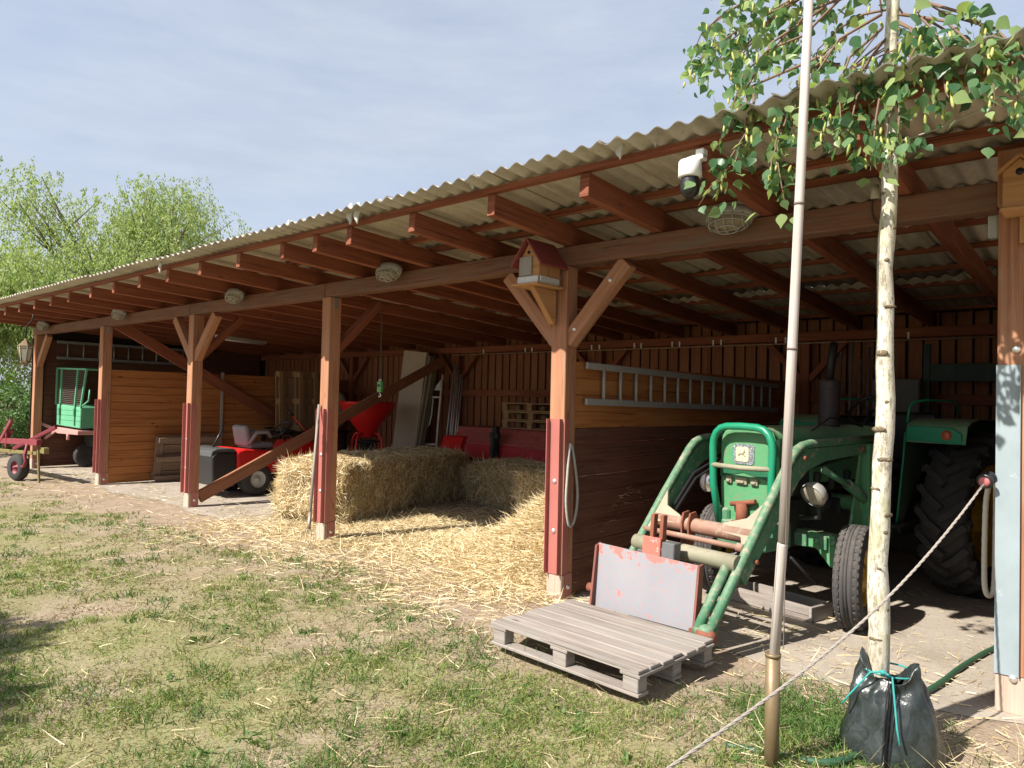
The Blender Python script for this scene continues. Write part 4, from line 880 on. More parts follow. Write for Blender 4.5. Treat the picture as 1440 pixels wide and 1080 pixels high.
m = MB(); m.lathe([(.11, -.07), (.2, -.08), (.225, -.05), (.23, 0), (.225, .05), (.2, .08), (.11, .07)], (.30, -.03, .23), (.25, -1, 0), 28); wl = m.build('wheel', M_RUBBER, root)
m = MB(); m.lathe([(.12, .07), (.1, .03), (.03, .02), (.03, .08), (0, .08)], (.30, -.03, .23), (.25, -1, 0), 20); m.lathe([(.12, -.07), (.1, -.03), (0, -.03)], (.30, -.03, .23), (.25, -1, 0), 20); m.build('rim', M_MAROON, wl)
m = MB(); m.beam((.86, .1, .62), (.98, .1, .01), .03, .05); m.beam((1.02, .12, .57), (1.3, .1, .57), .08, .10); m.build('stand', M_OLIVE, root, .004)

# ------------------------------------------------------------------ fork leaning at a post
root = thing('pitchfork', 'pitchfork with wooden handle leaning on a post left of the bale', 'pitchfork', (-5.99, -.44, 0))
hb, ht = V((-.055, .045, .26)), V((-.375, .34, 1.50))
m = MB(); m.tube([hb, hb.lerp(ht, .5), ht], [.017, .016, .014], 8); m.build('handle', W_GREY, root)
d = (ht-hb).normalized(); sd = V((.75, .66, 0)).normalized()
m = MB(); m.tube([hb+d*.12, hb, hb-d*.05], .02, 8)
for k in (-1.5, -.5, .5, 1.5): m.tube([hb-d*.04, hb-d*.06+sd*(.03*k), hb-d*.10+sd*(.05*k), hb-d*.18+sd*(.052*k)+V((.012, -.01, 0)), hb-d*.30+sd*(.055*k)+V((.0, -.04, .03))], [.006, .006, .006, .0055, .003], 6)
m.build('tines', plain('worn_steel', (.34, .27, .2, 1), .5, .5), root)

# ------------------------------------------------------------------ pole, rope, hoses
root = thing('pole', 'pale jointed wooden pole set in a brown metal sleeve', 'pole', (-.717, -1.56, 0))
m = MB(); m.tube([(0, 0, -.05), (0, 0, .51)], .031, 16); m.tube([(0, 0, .50), (0, 0, .515)], .034, 16); m.build('sleeve', M_PIPE, root)
m = MB(); m.tube([(0, 0, .4), (.034, 0, .99), (.036, 0, 1.0)], .0225, 12); m.build('lower_length', W_POLE, root)
m = MB(); m.tube([(.036, 0, 1.003), (.065, .0, 1.85), (.098, 0, 2.83), (.14, 0, 4.1)], [.0215, .021, .020, .018], 12); m.build('upper_length', W_POLE, root)
m = MB(); m.tube([(.065, 0, 1.845), (.0655, 0, 1.855)], .0228, 12); m.tube([(.0865, 0, 2.48), (.0868, 0, 2.49)], .0225, 12); m.beam((.0515, -.0175, .55), (.062, -.0175, 1.84), .003, .004, up=(0, 1, 0)); m.build('joint', wood('pole_split', (.08, .06, .05, 1), (.14, .11, .1, 1), (.2, .16, .14, 1), 0), root)
A = V((-.125, -.135, 1.227)); B = at(940, 1080, y=-2.55); C_ = B+(B-A)*.42; C_.z = max(C_.z, .05)
pts = [A.lerp(B, i/16)-V((0, 0, .13*math.sin(PI*(i/16)**.9))) for i in range(17)]+[C_]
root = thing('rope_gate', 'twisted grey rope stretched across from the insulated grip on the right post', 'rope', tuple(A))
m = MB()
for q in range(3):
    P_ = []
    for i in range(len(pts)-1):
        p, n_ = pts[i], pts[i+1]; S = 14 if i < 16 else 4
        for k in range(S):
            t = (i*14+k)*.55+q*2*PI/3; P_.append(p.lerp(n_, k/S)-A+V((math.cos(t)*.0035, math.sin(t)*.0016, math.sin(t)*.003)))
    m.tube(P_, .0036, 5)
m.build('rope', M_ROPE, root)
ad = (B-A).normalized()
m = MB(); m.lathe([(0, -.075), (.02, -.07), (.022, -.055), (.034, -.05), (.036, -.04), (.024, -.03), (.024, .0), (.04, .008), (.042, .018), (.03, .022), (0, .022)], (0, 0, 0), ad, 18); m.build('grip', M_BLACKPL, root)
m = MB(); m.lathe([(.028, .02), (.024, .034), (.01, .036), (0, .036)], (0, 0, 0), ad, 16); m.build('cap', M_PINKINS, root)
m = MB(); m.tube([C_-A, C_-A-V((0, 0, C_.z+.05))], .008, 6); m.build('peg', M_RUST, root)
def hose(name, label, cat, pts, r, mat, ribs=False):
    P_ = []; pts = [V(p) for p in pts]
    for i in range(len(pts)-1):
        p0, p1, p2, p3 = pts[max(i-1, 0)], pts[i], pts[i+1], pts[min(i+2, len(pts)-1)]
        for k in range(10):
            t = k/10; P_.append(.5*((2*p1)+(p2-p0)*t+(2*p0-5*p1+4*p2-p3)*t*t+(3*p1-p0-3*p2+p3)*t**3))
    P_.append(pts[-1]); rs = [r*(1+.10*(k % 2)) for k in range(len(P_))] if ribs else r
    m = MB(); m.tube(P_, rs, 8); return tag(m.build(name, mat), label, cat)
hose('hose_loop', 'white ribbed hose loop hanging behind the grey plated post', 'hose', [(-.11, -.06, 1.24), (-.142, .0, 1.1), (-.152, .03, .8), (-.15, .04, .62), (-.13, .05, .575), (-.11, .06, .63), (-.105, .06, .9), (-.10, .04, 1.2)], .014, M_WHITEROPE, True)
hose('hose_loop', 'grey corded loop hanging on the side of the birdhouse post', 'hose', [(-2.982, -.01, 1.26), (-2.972, -.05, 1.0), (-2.968, -.065, .78), (-2.968, -.02, .60), (-2.966, .05, .64), (-2.966, .085, .85), (-2.97, .03, 1.15), (-2.98, .0, 1.25)], .011, plain('grey_cord', (.34, .33, .29, 1), .7, 0, .2, 60, .3), True)
hose('garden_hose', 'dark green garden hose running from the black bag into the barn', 'hose', [(-.95, -1.5, .02), (-.66, -1.42, .025), (-.50, -1.30, .03), (-.42, -.85, .02), (-.415, -.28, .02), (-.36, .12, .025), (-.33, .45, .02), (-.27, .85, .02), (-.21, 1.2, .02), (-.17, 2.0, .02)], .017, M_HOSE)
hose('electric_cable', 'black cable looping below the small sensor on the beam', 'cable', [(-.71, -.085, 2.88), (-.72, -.083, 2.80), (-.70, -.084, 2.72), (-.64, -.085, 2.685), (-.6, -.07, 2.72)], .004, M_BLACKPL)
tag(MB().lathe([(0, .04), (.022, .04), (.024, -.04), (0, -.04)], (-.705, -.09, 2.895), (0, 0, 1), 12).build('sensor', plain('pale_sensor', (.45, .44, .36, 1), .5)), 'small pale cylinder sensor fixed above the beam behind the birch trunk', 'sensor')
tag(MB().box((-.13, .10, 2.64), (.05, .05, .13)).build('socket_box', M_GREYBOX, None, .008, 2), 'light grey socket box high on the inner side of the right post', 'socket box')
hose('line', 'thin string from the birch trunk up to the roof batten', 'string', [(-.39, -1.0, 2.86), (-.2, -.97, 2.90), (0.0, -.95, 2.965)], .004, M_ROPE)
root = thing('tube_light', 'long fluorescent tube light under the rafters of the mower bay', 'tube light', (-12.2, 2.1, 2.62))
m = MB(); m.beam((.28, -.62, 0), (-.3, .68, 0), .06, .05); m.build('fitting', M_GREYBOX, root, .004)
m = MB(); m.tube([(.27, -.58, -.04), (-.29, .64, -.04)], .016, 8); m.build('tube', M_WHITEPL, root)

# ------------------------------------------------------------------ clutter behind and under the tractor
root = thing('trough', 'low open timber trough on the floor under the tractor', 'trough', (-1.66, 1.0, .004), R(-14))
m = MB()
for y in (-.13, .13): m.box((0, y, .06), (.72, .025, .11))
for x in (-.37, .37): m.box((x, 0, .06), (.025, .285, .11))
m.box((0, 0, .012), (.71, .23, .02)); m.build('boards', W_GREY, root, .003)
for i, (x, z) in enumerate(((-2.35, 2.3), (-2.22, 2.42), (-2.12, 2.2), (-2.02, 2.35))):
    leaning('steel_tube', 'dark steel tube leaning at the rear wall behind the exhaust', 'steel tube', (x+.05, 4.45, .01), (x, 4.86, z), .035, .035, M_ZINC, 'steel tubes behind the tractor', True)
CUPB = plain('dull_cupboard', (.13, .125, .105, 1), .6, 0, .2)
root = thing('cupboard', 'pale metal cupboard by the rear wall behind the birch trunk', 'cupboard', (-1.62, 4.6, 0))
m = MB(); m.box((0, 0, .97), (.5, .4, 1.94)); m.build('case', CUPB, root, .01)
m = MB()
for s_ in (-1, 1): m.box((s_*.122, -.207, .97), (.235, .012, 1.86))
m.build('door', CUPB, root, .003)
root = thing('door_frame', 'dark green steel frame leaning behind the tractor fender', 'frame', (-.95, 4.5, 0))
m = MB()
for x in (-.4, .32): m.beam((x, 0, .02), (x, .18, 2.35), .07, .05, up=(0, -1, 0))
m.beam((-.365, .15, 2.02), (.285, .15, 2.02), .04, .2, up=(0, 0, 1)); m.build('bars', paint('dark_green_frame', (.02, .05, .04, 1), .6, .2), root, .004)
# scraps under the roof edge
SC = [(494, 304, 'pair of grey foam scraps hanging under the roof edge above the chain scale', .13), (407, 318, 'small torn grey scrap under the eave left of the foam pair', .07), (667, 259, 'white torn scrap under the eave up left of the birdhouse', .07), (875, 214, 'pale torn scrap under the eave directly up right of the birdhouse', .08), (925, 197, 'dusty brown scrap under the eave nearest the white camera', .07), (226, 378, 'grey scrap under the eave above the left lamps', .10)]
for u, v, lb, s_ in SC:
    p = at(u, v, y=-1.11); m = MB(); c0 = V((0, 0, 0))
    for q in range(2 if 'pair' in lb else 1):
        n = 12; o_ = V((q*s_*.75-.02, 0, -.01*q)); b = len(m.v)
        m.ell(o_, (s_*.45, s_*.22, s_*.62), n, 7)
        for k in range(b, len(m.v)):
            w = m.v[k]-o_; t = (w.z/(s_*.62)+1)/2; f = .35+.65*t+.18*math.sin(40*w.x/s_*.1+7*t+q); m.v[k] = o_+V((w.x*f, w.y*f, w.z*(1+.25*math.sin(9*w.x/s_))))
    m.v = [w+V((0, 0, s_*.15)) for w in m.v]
    o = m.build('foam_scrap', M_SCRAP if 'dusty' not in lb else M_ROOF); o.location = p; tag(o, lb, 'scrap', 'scraps stuck under the roof edge')
# ------------------------------------------------------------------ straw
def ribbons(P, D, L, Wd, bend=None, taper=1.0):
    """thin ribbons: one quad each, or two quads with a bend in the middle"""
    n = len(P); rv = nrg.normal(size=(n, 3)); S = np.cross(D, rv); S /= np.linalg.norm(S, axis=1)[:, None]+1e-9
    S = S*(Wd/2)[:, None]; E_ = P+D*L[:, None]
    if bend is None:
        v = np.stack((P-S, P+S, E_+S*taper, E_-S*taper), 1).reshape(-1, 3); f = np.arange(4*n); return v, f, np.full(n, 4)
    Mi = P+D*(L*.55)[:, None]; E_ = Mi+(D+bend)*(L*.45)[:, None]
    v = np.stack((P-S, P+S, Mi+S*.8, Mi-S*.8, E_+S*.15*taper, E_-S*.15*taper), 1).reshape(-1, 3)
    b = (np.arange(n)*6)[:, None]; f = (b+np.array([0, 1, 2, 3, 3, 2, 4, 5])).ravel(); return v, f, np.full(2*n, 4)
def unit(a): return a/(np.linalg.norm(a, axis=1)[:, None]+1e-9)
def join(parts):
    vs, fs, ls, ms = [], [], [], []; o = 0
    for i, (v, f, l) in enumerate(parts): vs.append(v); fs.append(f+o); ls.append(l); ms.append(np.full(len(l), i)); o += len(v)
    return np.concatenate(vs), np.concatenate(fs), np.concatenate(ls), np.concatenate(ms)

def bale(label, corner, d, w, L_, W_, H, ns, seed, mat=M_HAYB, loose=.0, z0=.0):
    """corner = near bottom corner; d = length direction, w = width direction"""
    g = np.random.default_rng(seed); d = np.array(d); w = np.array(w); up = np.array((0, 0, 1.)); c = np.array(corner)
    # body: a finely divided block with a lumpy, slightly bulging skin
    vs, fs = [], []; N = 14
    for ax, (A_, B_, C_) in enumerate(((d, w, up), (d, up, w), (w, up, d))):
        la, lb, lc = [(L_, W_, H), (L_, H, W_), (W_, H, L_)][ax]
        for side in (0, 1):
            b = len(vs)
            for i in range(N+1):
                for j in range(N+1):
                    p = A_*la*i/N+B_*lb*j/N+C_*lc*side; vs.append(p)
            for i in range(N):
                for j in range(N):
                    q = (b+i*(N+1)+j, b+(i+1)*(N+1)+j, b+(i+1)*(N+1)+j+1, b+i*(N+1)+j+1); fs.append(q if side else q[::-1])
    vs = np.array(vs); ctr = d*L_/2+w*W_/2+up*H/2; r = vs-ctr
    a = np.stack((r@d/(L_/2), r@w/(W_/2), r@up/(H/2)), 1)
    k = np.sum(np.abs(a)**5, 1)**(1/5); a = a/k[:, None]
    lump = 1+.04*np.sin(9*vs[:, 0]+7*vs[:, 2]+seed)+.03*np.sin(17*vs[:, 1]-11*vs[:, 2])+.015*np.sin(23*vs[:, 0]+19*vs[:, 1])
    body = ctr+(d*(a[:, :1]*L_/2)+w*(a[:, 1:2]*W_/2)+up*(a[:, 2:]*H/2))*lump[:, None]; body[:, 2] = np.maximum(body[:, 2], 0)
    # stalks over the skin
    ar = np.array([L_*W_, L_*H, L_*H, W_*H, W_*H]); pick = g.choice(5, ns, p=ar/ar.sum()); u, v = g.uniform(-1, 1, ns), g.uniform(-1, 1, ns)
    loc = np.zeros((ns, 3)); nn = np.zeros((ns, 3))
    for i, (axn, sg, t1, t2) in enumerate(((2, 1, 0, 1), (1, -1, 0, 2), (1, 1, 0, 2), (0, -1, 1, 2), (0, 1, 1, 2))):
        s_ = pick == i; loc[s_, axn] = sg; loc[s_, t1] = u[s_]; loc[s_, t2] = v[s_]; nn[s_, axn] = sg
    k = np.sum(np.abs(loc)**5, 1)**(1/5); loc = loc/k[:, None]
    Pw = ctr+d*(loc[:, :1]*L_/2)+w*(loc[:, 1:2]*W_/2)+up*(loc[:, 2:]*H/2); Nw = d*nn[:, :1]+w*nn[:, 1:2]+up*nn[:, 2:]
    T = g.normal(size=(ns, 3)); T -= Nw*np.sum(T*Nw, 1)[:, None]; T = unit(T); T[:, 2] -= .35
    D = unit(T+Nw*(g.uniform(-.05, .28+loose, ns))[:, None]); Ln = g.uniform(.05, .15+loose*.25, ns)
    lp = 1+.04*np.sin(9*Pw[:, 0]+7*Pw[:, 2]+seed)+.03*np.sin(17*Pw[:, 1]-11*Pw[:, 2])+.015*np.sin(23*Pw[:, 0]+19*Pw[:, 1]); Pw = ctr+(Pw-ctr)*lp[:, None]
    P = Pw-Nw*.008+Nw*g.uniform(0, .02+loose*.12, ns)[:, None]; P[:, 2] = np.maximum(P[:, 2], .005)
    sv, sf, sl = ribbons(P, D, Ln, g.uniform(.0045, .0105, ns), unit(g.normal(size=(ns, 3)))*.4)
    bv, bf = body, np.array(fs).ravel()
    V_, F_, L2, MI = join([(bv, bf, np.full(len(fs), 4)), (sv, sf, sl)]); V_ = V_.copy()
    o = np_mesh('straw_bale', V_, F_, L2, [M_STRAWB, mat], mi=MI); o.location = (c[0], c[1], z0); return tag(o, label, 'straw bale', 'straw bales in the barn')
dA, wA = (-.28, .96, 0), (-.96, -.28, 0)
bale('big straw bale nearest the grass with its sunlit end beside the pitchfork post', (-6.85, .58, 0), dA, wA, 1.85, 1.17, .80, 24000, 3, loose=.05)
bale('straw bale second in the row behind the sunlit one', (-6.85-.28*1.82, .58+.96*1.82, 0), dA, wA, 1.6, 1.15, .77, 16000, 5, loose=.12)
bale('loose crumbling straw bale across the far end of the bale row', (-5.7, 3.0, 0), (-.97, .2, 0), (.2, .97, 0), 1.85, .8, .62, 12000, 8, loose=.35)
bale('reddish straw bale at the back of the straw heap behind the birdhouse post', (-3.65, 1.55, .0), (-.99, .1, 0), (.1, .99, 0), 1.4, .7, .78, 9000, 9, loose=.2)
def heap_h(x, y): return .74*np.exp(-(((x+3.3)/.85)**2+((y-.95)/.60)**2))+.16*np.exp(-(((x+4.1)/.8)**2+((y-1.0)/.7)**2))
hx = np.linspace(-5.6, -3.12, 46); hy = np.linspace(-.75, 2.5, 44); HX_, HY_ = np.meshgrid(hx, hy); hz = heap_h(HX_, HY_)*(1+.12*np.sin(9*HX_+4*HY_)+.1*np.sin(15*HY_-6*HX_))-.012
hv = np.stack((HX_, HY_, hz), -1).reshape(-1, 3); ii = (np.arange(43)[:, None]*46+np.arange(45)[None, :]).ravel(); hf = np.stack((ii, ii+1, ii+47, ii+46), -1).ravel(); hv[:, 2] -= .01
n = 15000; px_ = -3.12-np.abs(nrg.normal(0, .75, n)); py_ = nrg.normal(.95, .5, n); ok = (px_ > -5.4) & (py_ > -.6); px_, py_ = px_[ok], py_[ok]; n = len(px_)
P = np.stack((px_, py_, heap_h(px_, py_)+nrg.uniform(-.01, .03, n)), 1); D = nrg.normal(size=(n, 3)); D[:, 2] = np.abs(D[:, 2])*.35-.05; D = unit(D)
sv = ribbons(P, D, nrg.uniform(.07, .22, n), nrg.uniform(.004, .009, n), unit(nrg.normal(size=(n, 3)))*.3)
V_, F_, L2, MI = join([(hv, hf, np.full(len(ii), 4)), sv])
tag(np_mesh('straw_heap', V_, F_, L2, [M_STRAWB, M_STRAW], mi=MI), 'heap of loose golden straw beside the birdhouse post', 'straw heap')

def vnoise(x, y, s, seed=0):
    """smooth value noise in 0..1"""
    g = np.random.default_rng(seed); T = g.random((64, 64)); u, v = x/s+100, y/s+100; i, j = np.floor(u).astype(int), np.floor(v).astype(int); fu, fv = u-i, v-j; fu, fv = fu*fu*(3-2*fu), fv*fv*(3-2*fv)
    a = T[i % 64, j % 64]*(1-fu)+T[(i+1) % 64, j % 64]*fu; b = T[i % 64, (j+1) % 64]*(1-fu)+T[(i+1) % 64, (j+1) % 64]*fu; return a*(1-fv)+b*fv
CX, CY = CPOS.x, CPOS.y
def scatter(n, rmin, rmax, a0, a1, power=1.0):
    """points round the viewer, denser near by; angle from +y towards -x"""
    r = np.exp(nrg.uniform(math.log(rmin), math.log(rmax), n)) if power == 1 else rmin+(rmax-rmin)*nrg.random(n)**power
    a = nrg.uniform(a0, a1, n); return CX-r*np.sin(a), CY+r*np.cos(a), r
# loose straw on the floor and in the grass
def litter(x, y, lmin, lmax, wd, r=None, tilt=.25):
    n = len(x); D = nrg.normal(size=(n, 3)); D[:, 2] = np.abs(D[:, 2])*tilt*.6; D = unit(D); z = np.where(y < 0, gz(x, y), .004)+heap_h(x, y)*(x > -5.6)*(y > -.7)*(x < -3.1)+nrg.uniform(.002, .018, n)
    return ribbons(np.stack((x, y, z), 1), D, nrg.uniform(lmin, lmax, n), wd, unit(nrg.normal(size=(n, 3)))*np.array((.25, .25, .08)))
n = 62000; x = nrg.uniform(-8.2, -2.9, n); y = nrg.normal(.7, 1.25, n)
dens = np.clip(1.35-np.abs(y-.8)/2.1, 0, 1)*(.3+.9*vnoise(x, y, .55, 4))*np.clip((x+8.4)/1.5, 0, 1); dens *= np.where((x > -3.35) & (y < -.25), .5, 1); dens *= np.where(y < gbound(x)-.25, .25, 1)
ok = (nrg.random(n) < dens) & ~((x > -3.2) & (y > -.1)) & (y < 4.5); x, y = x[ok], y[ok]
A1 = litter(x, y, .05, .19, nrg.uniform(.004, .009, len(x)))
n = 9000; x = nrg.uniform(-16, .4, n); y = nrg.normal(.1, .55, n)-.25; ok = (nrg.random(n) < .12+.75*vnoise(x, y, .7, 9)**2); x, y = x[ok], y[ok]
A2 = litter(x, y, .04, .16, nrg.uniform(.004, .008, len(x)))
n = 1900; x = nrg.uniform(-2.9, .2, n); y = nrg.uniform(-.6, 2.5, n); A4 = litter(x, y, .02, .075, nrg.uniform(.0025, .0042, n), tilt=.08)
x, y, r = scatter(6000, 1.6, 13, R(-40), R(75)); ok = (y < gbound(x)+.2) & (nrg.random(len(x)) < .3+.7*vnoise(x, y, .8, 12)); x, y, r = x[ok], y[ok], r[ok]
A3 = litter(x, y, .03, .19, .0025+.0006*r, tilt=.25)
n = 900; x = nrg.normal(-.0, .5, n); y = nrg.normal(-1.1, .32, n); ok = (x > -.25) | (y < -1.3); x, y = x[ok], y[ok]; A5 = litter(x, y, .06, .22, nrg.uniform(.003, .006, len(x)), tilt=.35)
V_, F_, L2, MI = join([A1, A2, A3, A4, A5]); tag(np_mesh('straw_litter', V_, F_, L2, [M_STRAW, M_STRAW, M_STRAWP, M_STRAWP, M_STRAWP], mi=MI), 'loose straw strewn over floor and grass', 'straw', kind='stuff')

# ------------------------------------------------------------------ grass
def blades(x, y, r, hmin, hmax, per, spread, lean=.45):
    n = len(x); x = np.repeat(x, per)+nrg.normal(0, 1, n*per)*spread; y = np.repeat(y, per)+nrg.normal(0, 1, n*per)*spread; r = np.repeat(r, per); N = len(x)
    D = np.stack((nrg.normal(0, lean, N), nrg.normal(0, lean, N), np.ones(N)), 1); D = unit(D); Ln = nrg.uniform(hmin, hmax, N)*(1+.0*r)
    return ribbons(np.stack((x, y, gz(x, y)-.004), 1), D, Ln, .0024+.00065*r*nrg.uniform(.7, 1.3, N), np.stack((nrg.normal(0, .6, N), nrg.normal(0, .6, N), -.35+0*x), 1))
def keep(x, y, m): return [q[m] for q in (x, y)]
x, y, r = scatter(44000, 1.5, 22, R(-48), R(82)); gb_ = gbound(x)
pat = .55*vnoise(x, y, .9, 1)+.45*vnoise(x, y, .33, 2); edge = np.clip((gb_-y)/.35+.2, 0, 1)
m_ = (nrg.random(len(x)) < np.clip((pat-.38)*4.2, 0.03, 1)*edge) & (r < 30) & ~((np.abs(x+2.01) < .56) & (np.abs(y+.985) < .39) & (nrg.random(len(x)) < .75)); G1 = blades(x[m_], y[m_], r[m_], .018, .052, 12, .04, .65)
x, y, r = scatter(19000, 1.5, 22, R(-48), R(82)); gb_ = gbound(x)
pat = .6*vnoise(x, y, .7, 21)+.4*vnoise(x, y, .25, 22); border = np.exp(-((y-gb_+.25)/.35)**2)*np.clip(.2+1.4*vnoise(x, y, .8, 7), 0, 1)*((x < -2.4) | (x > -1.4))*(x > -13)
m_ = (nrg.random(len(x)) < np.clip((pat-.55)*3, 0, .8)*(y < gb_-.1)+.9*border*(x > -9.5)) & (y < gb_+.12); G2 = blades(x[m_], y[m_], r[m_], .025, .085, 10, .045, .75)
# tall stalks round the pallet and the bag
sx_ = np.concatenate((nrg.normal(-2.55, .25, 16), nrg.normal(-.12, .12, 8))); sy_ = np.concatenate((nrg.normal(-1.5, .1, 16), nrg.normal(-1.25, .12, 8))); G3 = blades(sx_, sy_, np.full(24, 2.5), .12, .26, 2, .03, .18)
# patch of green beside the sleeve and the bag
x = nrg.normal(-.72, .24, 420); y = nrg.normal(-.88, .22, 420); G4 = blades(x, y, np.full(420, 3.2), .03, .1, 8, .03, .6)
x = nrg.uniform(-.95, .2, 260); y = nrg.uniform(-1.9, -1.2, 260); G5 = blades(x, y, np.full(260, 2.8), .04, .12, 6, .03, .6)
# strong single tussocks
tx, ty, tr_ = scatter(1500, 1.6, 17, R(-45), R(80)); tm = (ty < gbound(tx)-.05) & (nrg.random(len(tx)) < vnoise(tx, ty, 1.1, 51)*1.2) & ~((np.abs(tx+2.01) < .62) & (np.abs(ty+.985) < .45)); tx, ty, tr_ = tx[tm], ty[tm], tr_[tm]; hf_ = len(tx)//2
G8 = blades(tx[:hf_], ty[:hf_], tr_[:hf_], .03, .095, 46, .055, .55); G9 = blades(tx[hf_:], ty[hf_:], tr_[hf_:], .03, .085, 46, .06, .6)
# rosettes of broad-leaved weeds
wx, wy, wr = scatter(300, 1.6, 11, R(-20), R(70)); wm = wy < gbound(wx)-.1; wx, wy = wx[wm], wy[wm]; N = len(wx); k = 14
X2 = np.repeat(wx, k)+nrg.normal(0, .03, N*k); Y2 = np.repeat(wy, k)+nrg.normal(0, .03, N*k); D = unit(np.stack((nrg.normal(0, 1, N*k), nrg.normal(0, 1, N*k), nrg.uniform(.3, .9, N*k)), 1)); G6 = ribbons(np.stack((X2, Y2, gz(X2, Y2)), 1), D, nrg.uniform(.015, .055, N*k), nrg.uniform(.008, .018, N*k), unit(nrg.normal(size=(N*k, 3)))*.3, 2.5)
x, y, r = scatter(30000, 1.5, 19, R(-48), R(82)); pat = vnoise(x, y, .6, 41); m_ = (nrg.random(len(x)) < np.clip((pat-.12)*2.2, .15, 1)) & (y < gbound(x)+.1); G7 = blades(x[m_], y[m_], r[m_], .015, .05, 7, .05, 1.1)
V_, F_, L2, MI = join([G1, G2, G3, G4, G5, G6, G7, G8, G9]); tag(np_mesh('grass', V_, F_, L2, [M_GRASS, M_GRASSD, M_GRASSD, M_GRASSD, M_GRASS, M_GRASSD, M_THATCH, M_GRASSD, M_GRASS], mi=MI), 'short patchy grass in front of the barn', 'grass', kind='stuff')

# ------------------------------------------------------------------ trees
def leafmesh(name, P, D, S, mat, parent, L, Wd, shape=((0, 0), (.28, .5), (.55, .36), (1, 0)), fold=.15, extra=None):
    """leaves: folded blades; P base, D direction to the tip, S side vector, L and Wd sizes"""
    n = len(P); N_ = np.cross(D, S); k = len(shape)-2; rows = []
    rows.append(P)
    for (t, w) in shape[1:-1]:
        c = P+D*(L*t)[:, None]; up = N_*(Wd*w*fold*2)[:, None]; rows += [c+S*(Wd*w)[:, None]+up, c-S*(Wd*w)[:, None]+up, c]
    rows.append(P+D*L[:, None]); v = np.stack(rows, 1).reshape(-1, 3); m_ = len(rows); b = (np.arange(n)*m_)[:, None]
    tri = []; q = []
    faces = [[0, 3, 1], [0, 2, 3]]
    for i in range(k-1): a = 1+3*i; c = a+3; faces += [[a, a+2, c+2, c], [a+2, a+1, c+1, c+2]]
    a = 1+3*(k-1); faces += [[a, a+2, m_-1], [a+2, a+1, m_-1]]
    f = np.concatenate([(b+np.array(fc)).reshape(n, -1) for fc in faces], 1).ravel(); lt = np.tile([len(fc) for fc in faces], n)
    if extra:
        e = (np.array([tuple(q) for q in extra.v]), np.concatenate([np.array(q) for q in extra.f]), np.array([len(q) for q in extra.f]))
        v, f, lt, mi = join([(v, f, lt), e]); return np_mesh(name, v, f, lt, mat, parent, mi=mi)
    return np_mesh(name, v, f, lt, mat, parent)
def side(D):
    S = np.cross(D, nrg.normal(size=D.shape)); return unit(S)

# birch in front of the right bay: trunk, branches, drooping twigs with leaves and catkins
def barkmat():
    m, nt, b = newmat('birch_bark'); oc = coords(nt); n1 = noise(nt, mapping(nt, oc, (30, 30, 55)), 1, 5, .7); n2 = noise(nt, mapping(nt, oc, (9, 9, 3)), 1, 4, .6); n3 = noise(nt, mapping(nt, oc, (70, 70, 20)), 1, 5, .75)
    c = ramp(nt, n2, [(.3, (.40, .36, .27, 1)), (.5, (.55, .515, .43, 1)), (.7, (.66, .635, .57, 1))])
    c = mixc(nt, ramp(nt, n3, [(.5, (0, 0, 0)), (.6, (.8, .8, .8))]), c, (.17, .14, .085, 1)); c = mixc(nt, ramp(nt, noise(nt, mapping(nt, oc, (16, 16, 5)), 1, 4, .6), [(.5, (0, 0, 0)), (.62, (.55, .55, .55))]), c, (.34, .33, .16, 1)); c = mixc(nt, ramp(nt, n1, [(.60, (0, 0, 0)), (.72, (.9, .9, .9))]), c, (.10, .08, .055, 1))
    nt.links.new(c, b.inputs['Base Color']); b.inputs['Roughness'].default_value = .75; bump(nt, n3, b, .4, .005); return m
birch = thing('birch_tree', 'slender young birch with pale bark and drooping leafy twigs', 'tree', (-.44, -1.0, 0))
BT = V((-.44, -1.0, 0))
m = MB(); pts = [(0, 0, -.05), (0, 0, .25)]; tr = [.054, .051]
for i in range(1, 33):
    z = .25+i*.155; pts.append((.012*z+.006*math.sin(z*5)+.004*math.sin(z*13), .005*math.sin(z*4+1), z)); tr.append(max(.012, .050-.0062*z+.0022*math.sin(z*19)+.0015*math.sin(z*47)))
m.tube(pts, tr, 14)
for z, a in ((.52, -1.6), (.66, -.9), (.85, -1.9), (1.02, -1.2), (1.1, -.3), (1.22, -2.2), (1.36, -1.0), (1.5, -1.9), (1.63, -.6), (1.86, -1.7), (2.08, -.8), (2.3, -1.8), (2.45, -1.2), (2.62, -1.6)):
    r_ = max(.012, .050-.0062*z); c = V((.012*z+r_*.86*math.cos(a), r_*.86*math.sin(a), z)); m.ell(c, (.026+.014*rnd.random(), .008, .008+.010*rnd.random()), 8, 5, (V((-math.sin(a), math.cos(a), 0)), V((math.cos(a), math.sin(a), 0)), V((0, 0, 1))), 1)
trunk = m.build('trunk', [barkmat(), paint('bark_knot', (.14, .105, .06, 1), .85, .4, (.3, .24, .15, 1), 0, .3, 40)], birch)
tw = []
def twig(pix, y0, y1):
    tw.append([at(u, v, y=y0+(y1-y0)*i/max(1, len(pix)-1))-BT for i, (u, v) in enumerate(pix)])
top = at(1258, 40, y=-1.0)-BT
